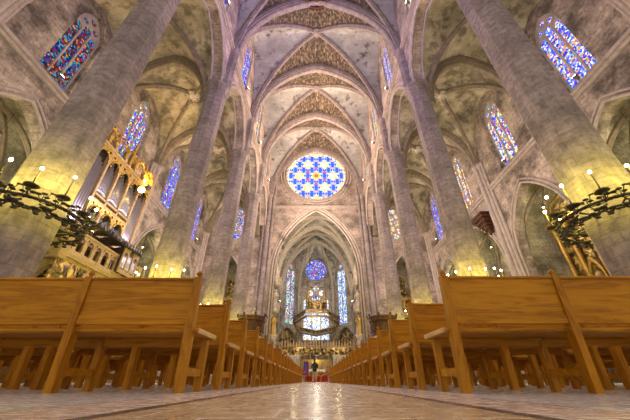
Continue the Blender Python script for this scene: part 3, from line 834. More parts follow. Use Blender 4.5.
for sx in (-1, 1):
    point((sx*15.3, 50.8, 9), (1, .85, .55), 220, .3)  # fill added inside the apse chapels
    for y in (52.2, 60.0): flood((sx*7.7, y, 14.2), (sx*1.0, y, 27), 'added floodlight on the %s chancel wall, %s bay' % ('left' if sx < 0 else 'right', 'first' if y < 55 else 'second'), NEUT, 330, 150)  # chancel floodlights added to brighten walls and vault
point((0, 53, 10), NEUT, 330, 1.0); point((0, 65, 15), NEUT, 330, 1.0)  # chancel fill, no lamp hangs here
b = MB()
for sx in (-1, 1): b.box(*sorted((sx*8.3, sx*7.4)), 48.5, 63.7, 13.6, 13.95)
tag(b.build('trim_chancel_ledge', M['carved']), kind='structure')

# ------------------------------------------------------------------ figures in stone and gilt
def figure(bm, c, h, mi=0, n=12):
    """robed standing figure of height h on c"""
    x, y, z = c; k = h/1.8
    bm.lathe([(.30*k, 0), (.31*k, .1*k), (.25*k, .6*k), (.22*k, .95*k), (.26*k, 1.2*k), (.27*k, 1.38*k), (.16*k, 1.5*k), (.07*k, 1.54*k), (.065*k, 1.58*k)], n, c, mi)
    bm.sphere((x, y, z+1.68*k), .125*k, 8, 6, mi, (.85, .95, 1.15))
    for s_ in (-1, 1):
        bm.tube([(x+s_*.24*k, y, z+1.4*k), (x+s_*.34*k, y-.06*k, z+1.12*k), (x+s_*.12*k, y-.27*k, z+1.05*k)], [.09*k, .075*k, .05*k], 6, mi)
def relief_grid(w, h, amp, seed, fn=None, nx=36, nz=60):
    vs = []; fs = []
    for j in range(nz+1):
        for i in range(nx+1):
            x = -w/2+w*i/nx; z = h*j/nz
            p = Vector((x*1.7+seed, z*1.7, seed))
            d = mnoise.noise(p)*.6 + mnoise.noise(p*2.3)*.4
            edge = min(1, 6*min(i/nx, 1-i/nx, j/nz, 1-j/nz))
            vs.append((x, -amp*max(d+.15, -.1)*edge, z))
    for j in range(nz):
        for i in range(nx):
            a = j*(nx+1)+i; fs.append((a, a+1, a+nx+2, a+nx+1))
    return vs, fs
def altarpiece(label, loc, rz, w, h, seed):
    """gilded retable, its front towards local -y"""
    t = thing('altarpiece', label, 'altarpiece', loc, rz, 'gilded altarpieces')
    hb, hm = h*.12, h*(.72 if w < 5.5 else .6)
    b = MB(); b.box(-w/2, w/2, -.7, 0, 0, hb*.2); b.box(-w*.47, w*.47, -.6, 0, hb*.2, hb*.85); b.box(-w/2, w/2, -.72, 0, hb*.85, hb); b.build('plinth', M['goldwood'], t)
    b = MB(); v, f = relief_grid(w*.94, hm, .45, seed); b.add(v, f, 0, True); b.box(-w*.47, w*.47, -.02, 0, 0, hm); b.build('relief_panel', M['relief'], t, (0, -.15, hb))
    for i in range(4):
        x = -w*.42+w*.84*i/3
        if i in (1, 2): x = (-1 if i == 1 else 1)*w*.17
        b = MB(); prof_ = [(.32, 0), (.32, .25)]
        m = 16
        for j in range(m+1): prof_.append((.21+.045*math.sin(j*2.1), .3+(hm-.8)*j/m))
        prof_ += [(.34, hm-.4), (.36, hm)]
        b.lathe(prof_, 10, (x, -.55, hb)); b.build('column', M['gold'], t)
    b = MB(); b.box(-w*.52, w*.52, -.9, 0, hb+hm, hb+hm+.25); b.box(-w*.49, w*.49, -.75, 0, hb+hm+.25, hb+hm+.5); b.build('cornice', M['gold'], t)
    ph = h-hb-hm-.5
    b = MB(); v, f = relief_grid(w*.62, ph*.75, .4, seed+9, None, 24, 20); b.add(v, f, 0, True); b.box(-w*.31, w*.31, -.02, 0, 0, ph*.75); b.build('upper_panel', M['relief'], t, (0, -.15, hb+hm+.5))
    b = MB(); z0 = hb+hm+.5+ph*.7
    b.tube([(-w*.36, -.3, z0-.4)]+[(x, -.3, z0+z) for x, z in arc(w*.34, ph*.3, 6, 1.2)]+[(w*.36, -.3, z0-.4)], .16, 6); b.build('pediment', M['gold'], t)
    for sx in (-1, 1):
        b = MB(); b.tube([(sx*w*.48, -.3, hb+hm+.5), (sx*w*.47, -.3, hb+hm+1.1), (sx*w*.40, -.3, hb+hm+1.3), (sx*w*.35, -.3, hb+hm+ph*.55)], [.28, .2, .14, .1], 6); b.build('volute', M['gold'], t)
    b = MB(); b.plate(((0, -.55, hb), (1, 0, 0), (0, -1, 0)), lancet(0, w*.13, .2, hm*.5, hm*.66), [lancet(0, w*.10, .35, hm*.48, hm*.62)], 0, .2); b.build('niche', M['gold'], t)
    b = MB(); figure(b, (0, -.62, hb+.4), hm*.5); b.build('statue', M['goldwood'], t)
    return t
altarpiece('tall dark and gilded altarpiece in the right side chapel, seen through the big arch', (CHX-.05, 23.5, 0), -PI/2, 5.4, 16.2, 2.0)
altarpiece('dark gilded altarpiece at the far end of the left aisle', (-15.3, 53.95, 0), 0, 5.6, 18.0, 5.0)
altarpiece('dark gilded altarpiece at the far end of the right aisle', (15.3, 53.95, 0), 0, 5.6, 18.0, 8.0)
altarpiece('gilded altarpiece in the third side chapel of the left aisle', (-CHX+.05, 32.5, 0), PI/2, 5.8, 13.5, 11.0)

# ------------------------------------------------------------------ the organ
def organ():
    t = thing('pipe_organ', 'gilded pipe organ with tall silver pipes and balcony on the left aisle wall', 'organ', (-20.1, 21.6, -.37), PI/2); t.scale = (1.05, 1.05, 1.05)
    F = -1.3                                               # front plane
    fr = ((0, F, 0), (1, 0, 0), (0, -1, 0))
    b = MB(); b.box(-4.0, 4.0, -1.0, .2, 7.6, 17.6); b.build('case', M['shadowcloth'], t)
    b = MB(); b.box(-4.1, 4.1, -.9, .2, .35, 7.6); b.build('base_wall', M['darkwood'], t)
    for x in (-3.9, -2.25, -.78, .78, 2.35, 3.9):
        b = MB(); b.box(x-.1, x+.1, F-.12, -.9, 8.0, 17.9, 0, .02); b.box(x-.16, x+.16, F-.18, -.9, 17.7, 18.1); b.build('stile', M['goldwood'], t)
    for z, d in ((9.3, .2), (10.35, .12), (12.75, .14), (13.2, .12), (17.5, .25)):
        b = MB(); b.box(-4.0 if z > 17 or z < 10 else -2.25, 4.0 if z > 17 or z < 10 else 2.35, F-d, -.9, z, z+.18, 0, .02); b.build('rail', M['goldwood'], t)
    def pipe(x, z0, h, r):
        b = MB(); y = F+.12
        b.lathe([(r*.25, 0), (r, h*.16), (r*.97, h*.17), (r*.97, h)], 12, (x, y, z0)); b.box(x-r*.45, x+r*.45, y-r*1.02, y-r*.8, z0+h*.17, z0+h*.21, 1)
        b.build('pipe', [M['tin'], M['shadowcloth']], t)
    for x0, x1, n in ((-3.75, -2.4, 6), (2.5, 3.75, 6)):
        for i in range(n):
            q = (i+.5)/n; m = 1-abs(2*q-1)
            pipe(x0+(x1-x0)*q, 9.5, 6.0+.9*m, (x1-x0)/n*.46)
    for x0, x1 in ((-2.15, -.88), (-.68, .68), (.88, 2.25)):
        for i in range(9):
            q = (i+.5)/9; m = 1-abs(2*q-1)
            pipe(x0+(x1-x0)*q, 13.4, 2.0+1.3*m, (x1-x0)/9*.46)
        for i in range(7):
            q = (i+.5)/7; m = abs(2*q-1)
            pipe(x0+(x1-x0)*q, 10.55, 1.2+.5*m, (x1-x0)/7*.46)
    # gilded tracery over each field
    for x0, x1, zt, dz in ((-3.8, -2.35, 17.5, 1.3), (2.45, 3.8, 17.5, 1.3), (-2.15, -.88, 17.5, 1.5), (-.68, .68, 17.5, 1.5), (.88, 2.25, 17.5, 1.5), (-2.15, -.88, 12.75, .9), (-.68, .68, 12.75, .9), (.88, 2.25, 12.75, .9)):
        w = (x1-x0)/2; c = (x0+x1)/2
        out = [(x0, zt), (x0, zt-dz)] + [(c+x, zt-dz+z) for x, z in arc(w*.98, dz*.72, 8, 1.2)][1:-1] + [(x1, zt-dz), (x1, zt)]
        holes = [circ(c-w*.68, zt-dz*.28, w*.2, 8), circ(c+w*.68, zt-dz*.28, w*.2, 8), circ(c, zt-dz*.13, w*.1, 8)]
        b = MB(); b.plate(((0, F, 0), (1, 0, 0), (0, -1, 0)), out, holes, .0, .12)
        for i in range(9):
            a = PI*(i+.5)/9; b.sphere((c-w*.86*math.cos(a), F-.14, zt-dz+dz*.62*math.sin(a)), .1, 6, 4)
        b.build('tracery', M['gold'], t)
    for i, x in enumerate((-3.9, -3.07, -2.25, -.78, 0, .78, 2.35, 3.1, 3.9)):
        h = 2.6 if x in (0,) else (2.0 if i % 2 == 0 else 1.5)
        b = MB(); b.loft([[(x-r, F+.1-r, z), (x+r, F+.1-r, z), (x+r, F+.1+r, z), (x-r, F+.1+r, z)] for r, z in ((.14, 17.9), (.14, 18.5), (.2, 18.6), (.02, 18.1+h))])
        for j in range(5):
            q = j/5; r = .2*(1-q)+.05
            for sx in (-1, 1): b.sphere((x+sx*(r+.03), F+.1, 18.6+(h-.6)*q), .075, 5, 4)
        b.build('pinnacle', M['gold'], t)
    b = MB()                                               # cresting between the pinnacles
    for k_ in range(6):
        x0, x1 = (-3.9, -2.25, -.78, .78, 2.35, 3.9, 4)[k_], (-2.25, -.78, .78, 2.35, 3.9, 4, 4)[k_]
        if x1-x0 < .5: continue
        b.tube([((x0+x1)/2+x, F+.05, 18.0+z) for x, z in arc((x1-x0)/2, 1.5, 8, 1.5)], .07, 5)
        for x, z in arc((x1-x0)/2, 1.6, 4, 1.5): b.sphere(((x0+x1)/2+x, F+.05, 18.05+z), .13, 5, 4)
    b.build('cresting', M['gold'], t)
    # trumpets standing out over the balcony
    for c in (-1.9, 0, 1.9):
        for i in range(5):
            x = c+(i-2)*.24; b = MB(); b.tube([(x, F, 9.95), (x+(i-2)*.08, F-1.2, 10.0), (x+(i-2)*.13, F-1.9, 10.03), (x+(i-2)*.15, F-2.2, 10.05)], [.04, .09, .15, .26], 8); b.build('trumpet', M['darkmetal'], t)
    # balcony
    b = MB(); b.box(-4.3, 4.3, -3.0, -.9, 7.3, 7.55); b.box(-4.2, 4.2, -2.85, -.9, 7.05, 7.3); b.build('balcony_floor', M['honeywood'], t)
    holes = []
    for i in range(10):
        c = -3.85+i*.855
        holes.append(lancet(c, .27, 7.85, 8.55, 8.9, 5)); holes += [circ(c-.32+.0, 8.86, .09, 8)]
    b = MB(); b.plate(((0, -2.85, 0), (1, 0, 0), (0, -1, 0)), [(-4.25, 7.55), (4.25, 7.55), (4.25, 9.1), (-4.25, 9.1)], holes, 0, .12); b.box(-4.3, 4.3, -3.02, -2.8, 9.05, 9.22); b.build('balustrade', M['goldwood'], t)
    for sx in (-1, 1):
        b = MB(); b.box(*sorted((sx*4.2, sx*4.3)), -2.85, -.9, 7.55, 9.1); b.box(*sorted((sx*3.7, sx*4.35)), -3.05, -2.4, 7.0, 9.35, 0, .05); b.build('corner_post', M['honeywood'], t)
    for x in (-3.6, -1.8, 0, 1.8, 3.6):
        b = MB(); b.loft([[(x-.2, -.9, z), (x+.2, -.9, z), (x+.2, y, z), (x-.2, y, z)] for y, z in ((-1.0, 5.2), (-1.3, 5.8), (-1.9, 6.5), (-2.75, 7.05))]); b.build('bracket', M['honeywood'], t)
    # organ-back case on the balcony
    b = MB(); b.box(.9, 2.9, -3.2, -2.85, 7.9, 10.0, 1)
    b.plate(((0, -3.2, 0), (1, 0, 0), (0, -1, 0)), [(.85, 7.85), (2.95, 7.85), (2.95, 9.9), (1.9, 10.5), (.85, 9.9)], [lancet(1.22, .25, 8.15, 9.2, 9.6, 5), lancet(1.9, .27, 8.15, 9.6, 10.0, 5), lancet(2.58, .25, 8.15, 9.2, 9.6, 5)], 0, .1)
    b.build('small_case', [M['goldwood'], M['shadowcloth']], t)
    for c, h in ((1.22, 1.2), (1.9, 1.6), (2.58, 1.2)):
        for i in range(3):
            b = MB(); b.lathe([(.02, 0), (.07, .2), (.07, h)], 8, (c+(i-1)*.15, -3.22, 8.15)); b.build('pipe', M['tin'], t)
    for i in range(2):
        x = -3.15+i*2.1; b = MB(); v, f = relief_grid(1.9, 1.5, .2, 7.3+i, None, 20, 16); b.add([(p[0]+x, p[1]-2.86, p[2]+5.5) for p in v], f, 0, True); b.box(x-1.0, x+1.0, -2.86, -2.7, 5.45, 7.06); b.build('lattice_panel', M['relief'], t)
    for i in range(4):                                     # gilded lattice below the balcony
        x = -3.1+i*2.05; b = MB(); v, f = relief_grid(1.8, 2.2, .25, 3.3+i, None, 16, 18); b.add([(p[0]+x, p[1]-.95, p[2]+4.3) for p in v], f, 0, True); b.box(x-.95, x+.95, -.96, -.9, 4.2, 6.6); b.build('lattice_panel', M['relief'], t)
    return t
organ()
for dx, z, e in ((-3, 10.9, 120), (1.2, 17.0, 0)): pass
flood((-17.1, 19.0, 9.5), (-18.9, 21.4, 15), 'added amber lamp on the left end of the organ balcony rail', (1, .86, .70), 380, 130, .14, 'orangelens', .8, .2, 'added organ lamps')  # rail lamps added to brighten the organ pipes
flood((-17.1, 24.5, 9.5), (-18.9, 22.5, 15), 'added amber lamp on the right end of the organ balcony rail', (1, .86, .70), 380, 130, .14, 'orangelens', .8, .2, 'added organ lamps')
flood((-18.15, 23.6, 17.0), (-11, 17.5, 9), 'added amber lamp imitating the glare on the organ front', (1, .5, .08), 90, 120, .34, 'orangelens', .8, .25, 'added organ lamps')  # lamp added in place of the amber sun glare
flood((-18.0, 24.4, 17.6), (-20.4, 24.2, 21), 'added amber lamp imitating sun glow on the upper organ front', (1, .55, .10), 2600, 160, .3, 'orangelens', .8, .25, 'added organ lamps')  # lamp added for the sun glow cast on the organ top

# ------------------------------------------------------------------ chancel furnishings
t = thing('hanging_canopy', 'seven-sided metal canopy crowned by gilded figures hanging over the altar', 'canopy', (0, 59.4, 9.95)); t.scale = (1.06, 1.06, 1.06)
tilt = lambda y: -.28*y
hp = [(4.4*math.sin(2*PI*(i+.5)/7+PI), 4.4*math.cos(2*PI*(i+.5)/7+PI)) for i in range(7)]
P3 = [Vector((x, y, tilt(y))) for x, y in hp]
b = MB()
for dz, q, r in ((.5, 1.0, .16), (0, 1.0, .12), (-.45, .93, .2)): b.tube([P3[i % 7]*1.0*q+Vector((0, 0, dz)) for i in range(8)], r, 6, caps=False)
for i in range(7):
    a, c = P3[i], P3[(i+1) % 7]
    for j in range(8):
        p = a.lerp(c, j/8); b.tube([p+Vector((0, 0, -.45)), p+Vector((0, 0, .5+.35*(j % 2)))], .05, 5)
b.build('rim', M['bronze'], t)
for i in range(7):
    a, c = P3[i], P3[(i+1) % 7]; m = (a+c)/2
    b = MB(); b.add([tuple(a+Vector((0, 0, .5))), tuple(c+Vector((0, 0, .5))), tuple(c), tuple(a)], [(0, 1, 2, 3)]); b.add([tuple((v*.985)) for v in (a+Vector((0, 0, .5)), c+Vector((0, 0, .5)), c, a)], [(0, 1, 2, 3)]); b.build('panel', M['relief'], t)
    for j in range(5):
        p = a.lerp(c, (j+.5)/5); b = MB(); b.tube([p+Vector((0, 0, -.4)), p+Vector((0, 0, -1.3-.3*(j % 2)))], .015, 4); b.sphere(p+Vector((0, 0, -1.4-.3*(j % 2))), .12, 6, 5, 0, (1, 1, 1.4)); b.build('hanging_lamp', M['gold'], t)
    b = MB(); b.tube([a, Vector((a.x*.6, a.y*.6, 16.2))], .025, 4); b.build('cable', M['iron'], t)
b = MB(); b.loft([[(x*q, -2.6+y*.35*q, z) for x, y in hp] for z, q in ((1.6, .36), (1.9, .42), (2.9, .46), (3.1, .49), (3.3, .40))])
for i in range(9): b.lathe([(.16, 0), (.2, .2), (.05, .5), (.09, .6), (.01, .8)], 6, (-1.8+i*.45, -3.2, 3.2))
b.build('crown', M['relief'], t)
b = MB(); b.tube([(0, -2.6, 3.7), (0, -2.6, 7.0)], .12, 6); b.tube([(-1.1, -2.6, 6.0), (1.1, -2.6, 6.0)], .11, 6); b.build('cross', M['darkwood'], t)
b = MB(); b.lathe([(.1, 0), (.16, .7), (.2, 1.1), (.24, 1.5), (.1, 1.65)], 8, (0, -2.8, 4.4)); b.sphere((0, -2.85, 6.2), .17, 8, 6)
for sx in (-1, 1): b.tube([(sx*.2, -2.8, 5.9), (sx*.95, -2.75, 6.1)], [.09, .05], 6)
b.build('crucified_figure', M['carved'], t)
for sx in (-1, 1):
    b = MB(); figure(b, (sx*1.5, -2.6, 3.7), 1.9); b.build('side_figure', M['gold'], t)

for sx in (-1, 1):
    sn = 'left' if sx < 0 else 'right'
    t = thing('saint_statue', 'gilded statue under a carved spire on the %s jamb of the great arch' % sn, 'statue', (sx*7.1, 49.0, 0), 0, 'jamb statues'); t.scale = (1.06, 1.06, 1.06)
    b = MB(); b.lathe([(.7, 0), (.7, 1), (.5, 1.2), (.45, 5.2), (.75, 5.8), (.8, 6.1)], 8); b.build('pedestal', M['carved'], t)
    b = MB(); figure(b, (0, -.1, 6.1), 3.0); b.build('figure', M['gold'], t)
    for zb, zt in ((9.2, 10.0), (13.4, 17.5)):
        b = MB(); b.lathe([(.35, zb), (.8, zb+.2), (.85, zb+.5), (.6, zb+.7)] + ([(.6, zt)] if zt < 11 else [(.62, zb+1.4), (.4, zb+1.6), (.42, zb+2.3), (.03, zt)]), 8)
        for i in range(8):
            a = 2*PI*i/8; b.lathe([(.1, zb+.3), (.1, zb+1.0), (.01, zb+1.8)], 5, (.78*math.cos(a), .78*math.sin(a), 0))
        b.build('spire' if zt > 11 else 'canopy_tier', M['carved'], t)
    b = MB(); figure(b, (0, -.1, 10.0), 2.9); b.build('upper_figure', M['carved'], t)
    b = MB(); b.lathe([(.2, 9.9), (.2, 13.5)], 6, (0, .5, 0)); b.build('back_shaft', M['carved'], t)
    b = MB(); b.lathe([(.2, 6.1), (.2, 9.4)], 6, (0, .5, 0)); b.build('back_shaft', M['carved'], t)
    for q, (yy, zz) in enumerate(((51.2, 3.4), (53.8, 3.4), (56.5, 3.4))):
        t = thing('saint_statue', 'pale stone statue on a bracket, %s along the %s chancel wall' % (ordinal(q+1), sn), 'statue', (sx*7.68, yy, zz), PI/2*sx*-1, 'chancel wall statues')
        b = MB(); b.lathe([(.1, 0), (.5, .6), (.55, .8)], 8); b.build('bracket', M['carved'], t)
        b = MB(); figure(b, (0, 0, .8), 2.6); b.build('figure', M['goldwood'] if q == 1 else M['carved'], t)
        b = MB(); b.lathe([(.5, 3.7), (.6, 3.9), (.3, 4.3), (.02, 5.6)], 8); b.build('spire', M['carved'], t)
        b = MB(); b.box(-.2, .2, .3, .58, .5, 4.2); b.build('back_slab', M['carved'], t)

# choir enclosure with gilded cresting
t = thing('choir_screen', 'low choir wall with a wide gilded crest of spikes before the altar', 'screen', (0, 55.2, 0)); t.scale = (1.06, 1.06, 1.06)
for sx in (-1, 1):
    b = MB(); b.box(*sorted((sx*2.7, sx*6.2)), -.4, .4, 0, 3.8); b.box(*sorted((sx*2.6, sx*6.3)), -.5, .5, 3.55, 3.8); b.build('side_wall', M['carved'], t)
    for i in range(4):
        x = sx*(3.0+i*.95); b = MB(); b.lathe([(.2, 0), (.2, .3), (.13, .4), (.12, 3.0), (.22, 3.2), (.24, 3.5)], 8, (x, -.6, 0)); b.build('pillar', M['carved'], t)
b = MB(); b.box(-6.4, 6.4, -.3, .3, 3.8, 4.0); v, f = relief_grid(12.6, 1.0, .3, 4.4, None, 80, 8); b.add([(p[0], p[1]-.32, p[2]+3.95) for p in v], f, 0, True); b.box(-6.3, 6.3, -.3, .3, 4.0, 4.9); b.build('beam', M['relief'], t)
for i in range(27):
    x = -6.24+i*.48; h = 1.0+.35*(i % 2)+(.5 if abs(i-13) < 2 else 0)
    b = MB(); b.lathe([(.13, 0), (.2, .15), (.07, .4), (.16, h*.55), (.05, h*.75), (.01, h)], 7, (x, -.1, 4.9)); b.sphere((x-.15, -.1, 5.2), .1, 5, 4); b.build('finial', M['goldwood'], t)
for sx in (-1, 1):
    point((sx*3.5, 52.8, 5.7), (1, .82, .5), 60, .3)  # fill added before the choir screen
# altar, steps, cloths
M['red'] = plain('red_carpet', (.50, .035, .03), .9, 0, .25, 8); M['white'] = plain('white_altar_linen', (.82, .80, .74), .8, 0, .08, 4); M['purple'] = plain('purple_drape', (.13, .05, .32), .8, 0, .25, 4)
t = thing('altar_steps', 'red carpeted steps leading up to the altar', 'steps', (0, 58.4, 0))
for i in range(4):
    b = MB(); b.box(-3.6+.3*i, 3.6-.3*i, -1.8+.5*i, 4, .22*i, .22*(i+1)); b.build('step', M['carved'], t)
b = MB()
for i in range(4): b.box(-2.0, 2.0, -1.83+.5*i, -1.3+.5*i, .22*i+.03, .22*(i+1)+.02)
b.build('carpet', M['red'], t)
t = thing('altar_table', 'stone altar under a white cloth with gilded front', 'altar', (0, 60.6, .9))
b = MB(); b.box(-1.5, 1.5, -.5, .5, 0, 1.0, 0, .03); b.build('body', M['gold'], t)
b = MB(); b.box(-1.7, 1.7, -.62, .62, 1.0, 1.1, 0, .02); b.box(-1.7, 1.7, -.64, -.61, .7, 1.02); b.build('cloth', M['white'], t)
for i in range(6):
    x = -1.4+.56*i; t = thing('candlestick', 'tall gilded candlestick on the altar, %s from the left' % ordinal(i+1), 'candlestick', (x, 60.7, 1.98), 0, 'altar candlesticks')
    b = MB(); b.lathe([(.14, 0), (.13, .05), (.04, .15), (.07, .35), (.03, .5), (.03, .8), (.09, .85)], 8); b.build('stem', M['gold'], t)
    b = MB(); b.lathe([(.03, .85), (.03, 1.25)], 6); b.build('candle', M['candle'], t)
t = thing('banner', 'purple cloth hanging from a stand left of the altar', 'banner', (-1.8, 56.35, 0))
b = MB(); b.tube([(0, 0, 0), (0, 0, 3.2)], .04, 6); b.tube([(-.45, 0, 3.1), (.45, 0, 3.1)], .03, 6); b.build('stand', M['gold'], t)
b = MB(); b.loft([[(-.42, -.03, z), (-.2, -.09, z), (0, -.03, z), (.2, -.09, z), (.42, -.03, z), (.42, .0, z), (-.42, .0, z)] for z in (1.0, 2.0, 3.08)]); b.build('drape', M['purple'], t)
for i, (x, y) in enumerate(((-.7, 56.0), (.75, 56.0), (2.2, 54.0), (-2.2, 54.0))):
    nm = ('left of the aisle line', 'right of the aisle line', 'farthest right', 'farthest left')[i]
    t = thing('flower_arrangement', 'red and yellow flowers in a stand before the altar, %s' % nm, 'flowers', (x, y, 0), 0, 'altar flowers')
    b = MB(); b.lathe([(.2, 0), (.2, .05), (.06, .15), (.06, .7), (.18, .8), (.2, .95)], 8); b.build('vase', M['gold'], t)
    rnd = random.Random(i); b = MB()
    for j in range(60):
        p = Vector((rnd.gauss(0, .28), rnd.gauss(0, .2), 1.25+rnd.gauss(0, .2))); b.sphere(p, .085, 5, 4, 0 if rnd.random() < .6 else (1 if rnd.random() < .5 else 2))
    tag(b.build('blossoms', [M['red'], M['honeywood'], plain('leaf_green', (.06, .14, .04), .7)], t), kind='stuff')

t = thing('retable', 'low gilded retable standing behind the altar', 'altarpiece', (0, 61.9, .88))
b = MB(); b.box(-3.0, 3.0, -.1, .4, 0, 2.9); b.build('backing', M['goldwood'], t)
for i in range(5):
    x = -2.4+1.2*i; b = MB(); b.plate(((0, -.1, 0), (1, 0, 0), (0, -1, 0)), [(x-.58, .3), (x+.58, .3), (x+.58, 2.8), (x-.58, 2.8)], [lancet(x, .42, .6, 1.8, 2.4)], 0, .15); b.build('niche', M['gold'], t)
    b = MB(); figure(b, (x, -.15, .6), 1.35); b.build('statue', M['goldwood'], t)
    b = MB(); b.lathe([(.12, 2.9), (.16, 3.0), (.02, 3.9)], 6, (x, 0, 0)); b.build('finial', M['gold'], t)
point((0, 58.6, 3.8), (1, .85, .55), 90, .4)  # fill added at the altar
# pulpits
for sx in (-1, 1):
    sn = 'left' if sx < 0 else 'right'
    t = thing('pulpit', 'dark carved wooden pulpit standing high beside the %s pews' % sn, 'pulpit', (sx*7.7, 35.2, 0), 0, 'nave pulpits'); t.scale = (1.15, 1.15, 1.13)
    o8 = lambda r, z: [(r*math.cos(PI/8+PI/4*j), r*math.sin(PI/8+PI/4*j), z) for j in range(8)]
    b = MB(); b.loft([o8(r, z) for r, z in ((.9, 0), (.9, .4), (.5, .6), (.45, 3.0), (.9, 3.6), (1.1, 4.0))]); b.build('pillar', M['carved'], t)
    b = MB(); b.loft([o8(r, z) for r, z in ((1.1, 4.0), (1.25, 4.15), (1.2, 4.3), (1.2, 5.3), (1.45, 5.45), (1.45, 5.6), (1.55, 5.7), (1.55, 5.85))])
    for j in range(8):
        a = PI/8+PI/4*j; b.lathe([(.12, 4.3), (.09, 4.5), (.1, 5.0), (.13, 5.4)], 6, (1.2*math.cos(a), 1.2*math.sin(a), 0)); b.sphere((1.5*math.cos(a), 1.5*math.sin(a), 5.98), .13, 6, 5)
    b.build('body', M['darkwood'], t)
    for j in range(8):
        a = PI/4*j+PI/4*.0+PI/4; r = 1.2*math.cos(PI/8)+.02
        b = MB(); U = Vector((-math.sin(a), math.cos(a), 0)); Nn = Vector((math.cos(a), math.sin(a), 0))
        b.plate((Nn*r, U, Nn), [(-.36, 4.45), (.36, 4.45), (.36, 5.2), (-.36, 5.2)], [lancet(0, .22, 4.55, 4.85, 5.1, 5)], 0, .06); b.build('panel', M['darkwood'], t)
    b = MB(); figure(b, (0, 0, 5.85), 1.2); b.build('figure', M['carved'], t)

# carved wooden tribune on the right wall
t = thing('carved_tribune', 'dark wooden bracketed gallery jutting from the right wall beside the third chapel arch', 'gallery', (AX-.02, 29.5, 14.9))
for i in range(5):
    q = .35+.17*i; b = MB(); b.box(-1.35*q, 0, -1.2*q, 1.2*q, .42*i, .42*i+.24, 0, .03)
    n_ = 3+i
    for j in range(n_): b.sphere((-1.35*q, -1.2*q+2.4*q*(j+.5)/n_, .42*i+.3), .14, 6, 5, 0, (1, 1, 1.2))
    b.box(-1.1*q, 0, -1.0*q, 1.0*q, .42*i+.24, .42*i+.42)
    b.build('tier', M['darkwood'], t)
b = MB(); b.box(-1.5, 0, -1.35, 1.35, 2.1, 2.25, 0, .03); b.build('top_slab', M['darkwood'], t)

# ------------------------------------------------------------------ the visitor
def skinned(name, verts, edges, radii, mat, parent, root=0, sub=2):
    me = bpy.data.meshes.new(name); me.from_pydata([Vector(v) for v in verts], edges, []); me.update()
    o = bpy.data.objects.new(name, me); C.objects.link(o)
    if parent is not None: o.parent = parent
    sk = o.modifiers.new('skin', 'SKIN'); sk.use_smooth_shade = True
    lay = me.skin_vertices[0] if me.skin_vertices else None
    if lay is None:
        bpy.context.view_layer.objects.active = o
    for i, r in enumerate(radii):
        me.skin_vertices[0].data[i].radius = r if isinstance(r, tuple) else (r, r)
        me.skin_vertices[0].data[i].use_root = (i == root)
    ss = o.modifiers.new('sub', 'SUBSURF'); ss.levels = sub; ss.render_levels = sub
    me.materials.append(mat)
    return o
M['skin'] = plain('skin', (.52, .31, .22), .6, 0, .1, 5); M['jacket'] = plain('black_jacket', (.018, .018, .022), .8, 0, .2, 8); M['trousers'] = plain('beige_trousers', (.36, .30, .23), .85, 0, .15, 8); M['hair'] = plain('dark_hair', (.03, .02, .015), .6, 0, .2, 20); M['shoe'] = plain('dark_shoes', (.05, .04, .035), .6, 0, .2, 8)
def limb(bm, pts, rr, n=10): bm.tube(pts, rr, n)
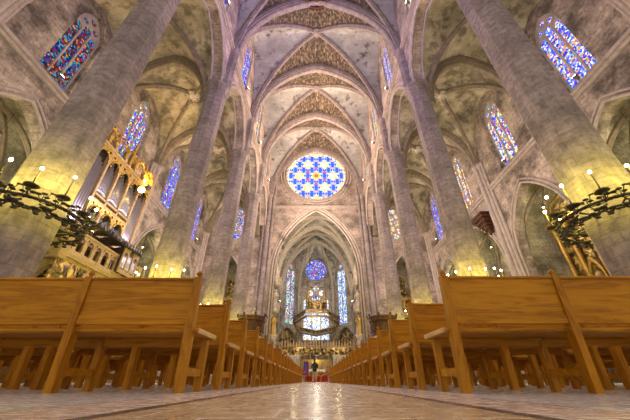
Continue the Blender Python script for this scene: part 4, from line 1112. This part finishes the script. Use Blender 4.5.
def person():
    t = thing('person', 'person in a black jacket and beige trousers standing in the aisle, facing the altar', 'person', (-.28, 28.0, 0), R(6))
    # body seen from behind: faces +y, hands raised in front of the chest
    b = MB()
    ell = lambda cx, cy, z, rx, ry, n=14: [(cx+rx*math.cos(2*PI*j/n), cy+ry*math.sin(2*PI*j/n), z) for j in range(n)]
    b.loft([ell(0, .0, z, rx, ry) for z, rx, ry in ((.86, .15, .11), (.95, .165, .12), (1.1, .15, .11), (1.3, .18, .12), (1.4, .175, .105), (1.46, .09, .075), (1.5, .055, .058), (1.56, .055, .06))], smooth=True)
    b.loft([ell(0, y, z, rx, ry) for z, y, rx, ry in ((1.52, .02, .04, .05), (1.55, .03, .065, .085), (1.62, .02, .077, .1), (1.69, .01, .08, .1), (1.75, .0, .06, .08), (1.78, .0, .02, .03))], smooth=True)
    b.sphere((0, .125, 1.63), .018, 6, 4, 0, (.8, 1.2, 1.3))                      # nose
    for sx in (-1, 1):
        b.sphere((sx*.08, .01, 1.635), .022, 6, 4, 0, (.5, .9, 1.4))              # ears
        b.tube([(sx*.085, 0, .92), (sx*.10, .02, .5), (sx*.105, -.01, .09)], [.088, .06, .042], 10)
        hx, hy, hz = sx*.11, .33, 1.24
        b.tube([(sx*.19, 0, 1.39), (sx*.25, .05, 1.13), (sx*.17, .24, 1.16), (hx, hy-.03, hz)], [.055, .048, .038, .027], 8)
        b.sphere((hx, hy, hz), .042, 8, 6, 0, (.55, .8, 1.0))
        for f_, (dx, L_) in enumerate(((-.024, .06), (-.008, .075), (.008, .07), (.024, .055))):
            b.tube([(hx+dx*.5, hy+.02, hz+.02), (hx+dx*.6-sx*.01, hy+.035, hz+.02+L_*.5), (hx+dx*.6-sx*.02, hy+.025, hz+.02+L_)], [.010, .009, .007], 5)
        b.tube([(hx-sx*.02, hy, hz-.01), (hx-sx*.045, hy-.005, hz+.02), (hx-sx*.05, hy+.005, hz+.045)], [.011, .010, .008], 5)
    b.build('body', M['skin'], t)
    b = MB(); b.loft([ell(0, 0, z, rx, ry) for z, rx, ry in ((.82, .195, .14), (.95, .19, .138), (1.1, .175, .13), (1.3, .205, .14), (1.39, .205, .125), (1.45, .13, .095), (1.49, .085, .08), (1.53, .075, .075))], smooth=True)
    for sx in (-1, 1): b.tube([(sx*.17, 0, 1.40), (sx*.205, 0, 1.38), (sx*.262, .04, 1.14), (sx*.20, .2, 1.15), (sx*.135, .27, 1.21)], [.07, .075, .064, .055, .045], 10)
    b.build('jacket', M['jacket'], t)
    b = MB(); b.loft([ell(0, 0, z, rx, ry) for z, rx, ry in ((.78, .15, .12), (.86, .175, .128), (.98, .165, .12))], smooth=True)
    for sx in (-1, 1): b.tube([(sx*.085, 0, .9), (sx*.10, .01, .7), (sx*.105, .02, .48), (sx*.11, 0, .2), (sx*.11, -.01, .06)], [.105, .098, .078, .068, .068], 12)
    b.build('trousers', M['trousers'], t)
    for sx in (-1, 1):
        b = MB(); b.loft([ell(sx*.112, .06, z, rx, ry) for z, rx, ry in ((0, .048, .135), (.03, .052, .14), (.06, .048, .12), (.09, .04, .07))], smooth=True); b.build('shoe', M['shoe'], t)
    b = MB(); b.loft([ell(0, y, z, rx, ry) for z, y, rx, ry in ((1.56, -.05, .055, .045), (1.60, -.045, .08, .07), (1.67, -.02, .09, .1), (1.74, -.01, .075, .095), (1.79, -.005, .04, .05), (1.80, 0, .01, .01))], smooth=True); b.build('hair', M['hair'], t)
    ph = tag(thing('camera_phone', 'small black phone held up by the person in the aisle', 'phone', (-.315, 28.375, 1.24), R(6)), None)
    b = MB(); b.box(-.085, .085, -.006, .006, .0, .09, 0, .003); b.build('phone_body', M['shoe'], ph)
person()

# ------------------------------------------------------------------ world, camera
w = bpy.data.worlds.new('daylight'); S.world = w; w.use_nodes = True
bg = w.node_tree.nodes['Background']; bg.inputs[0].default_value = (1.0, .88, .76, 1); bg.inputs[1].default_value = .78

cam = bpy.data.cameras.new('camera'); co = bpy.data.objects.new('camera', cam); C.objects.link(co)
cam.sensor_width = 36; cam.lens = 16.06; cam.clip_start = .01; cam.clip_end = 300
co.location = (-.25, 0, .08); co.rotation_euler = (R(90+31.4), 0, 0)
S.camera = co
S.view_settings.view_transform = 'Standard'; S.view_settings.look = 'None'; S.view_settings.gamma = 1; S.view_settings.use_curve_mapping = False
S.view_settings.exposure = 0.38
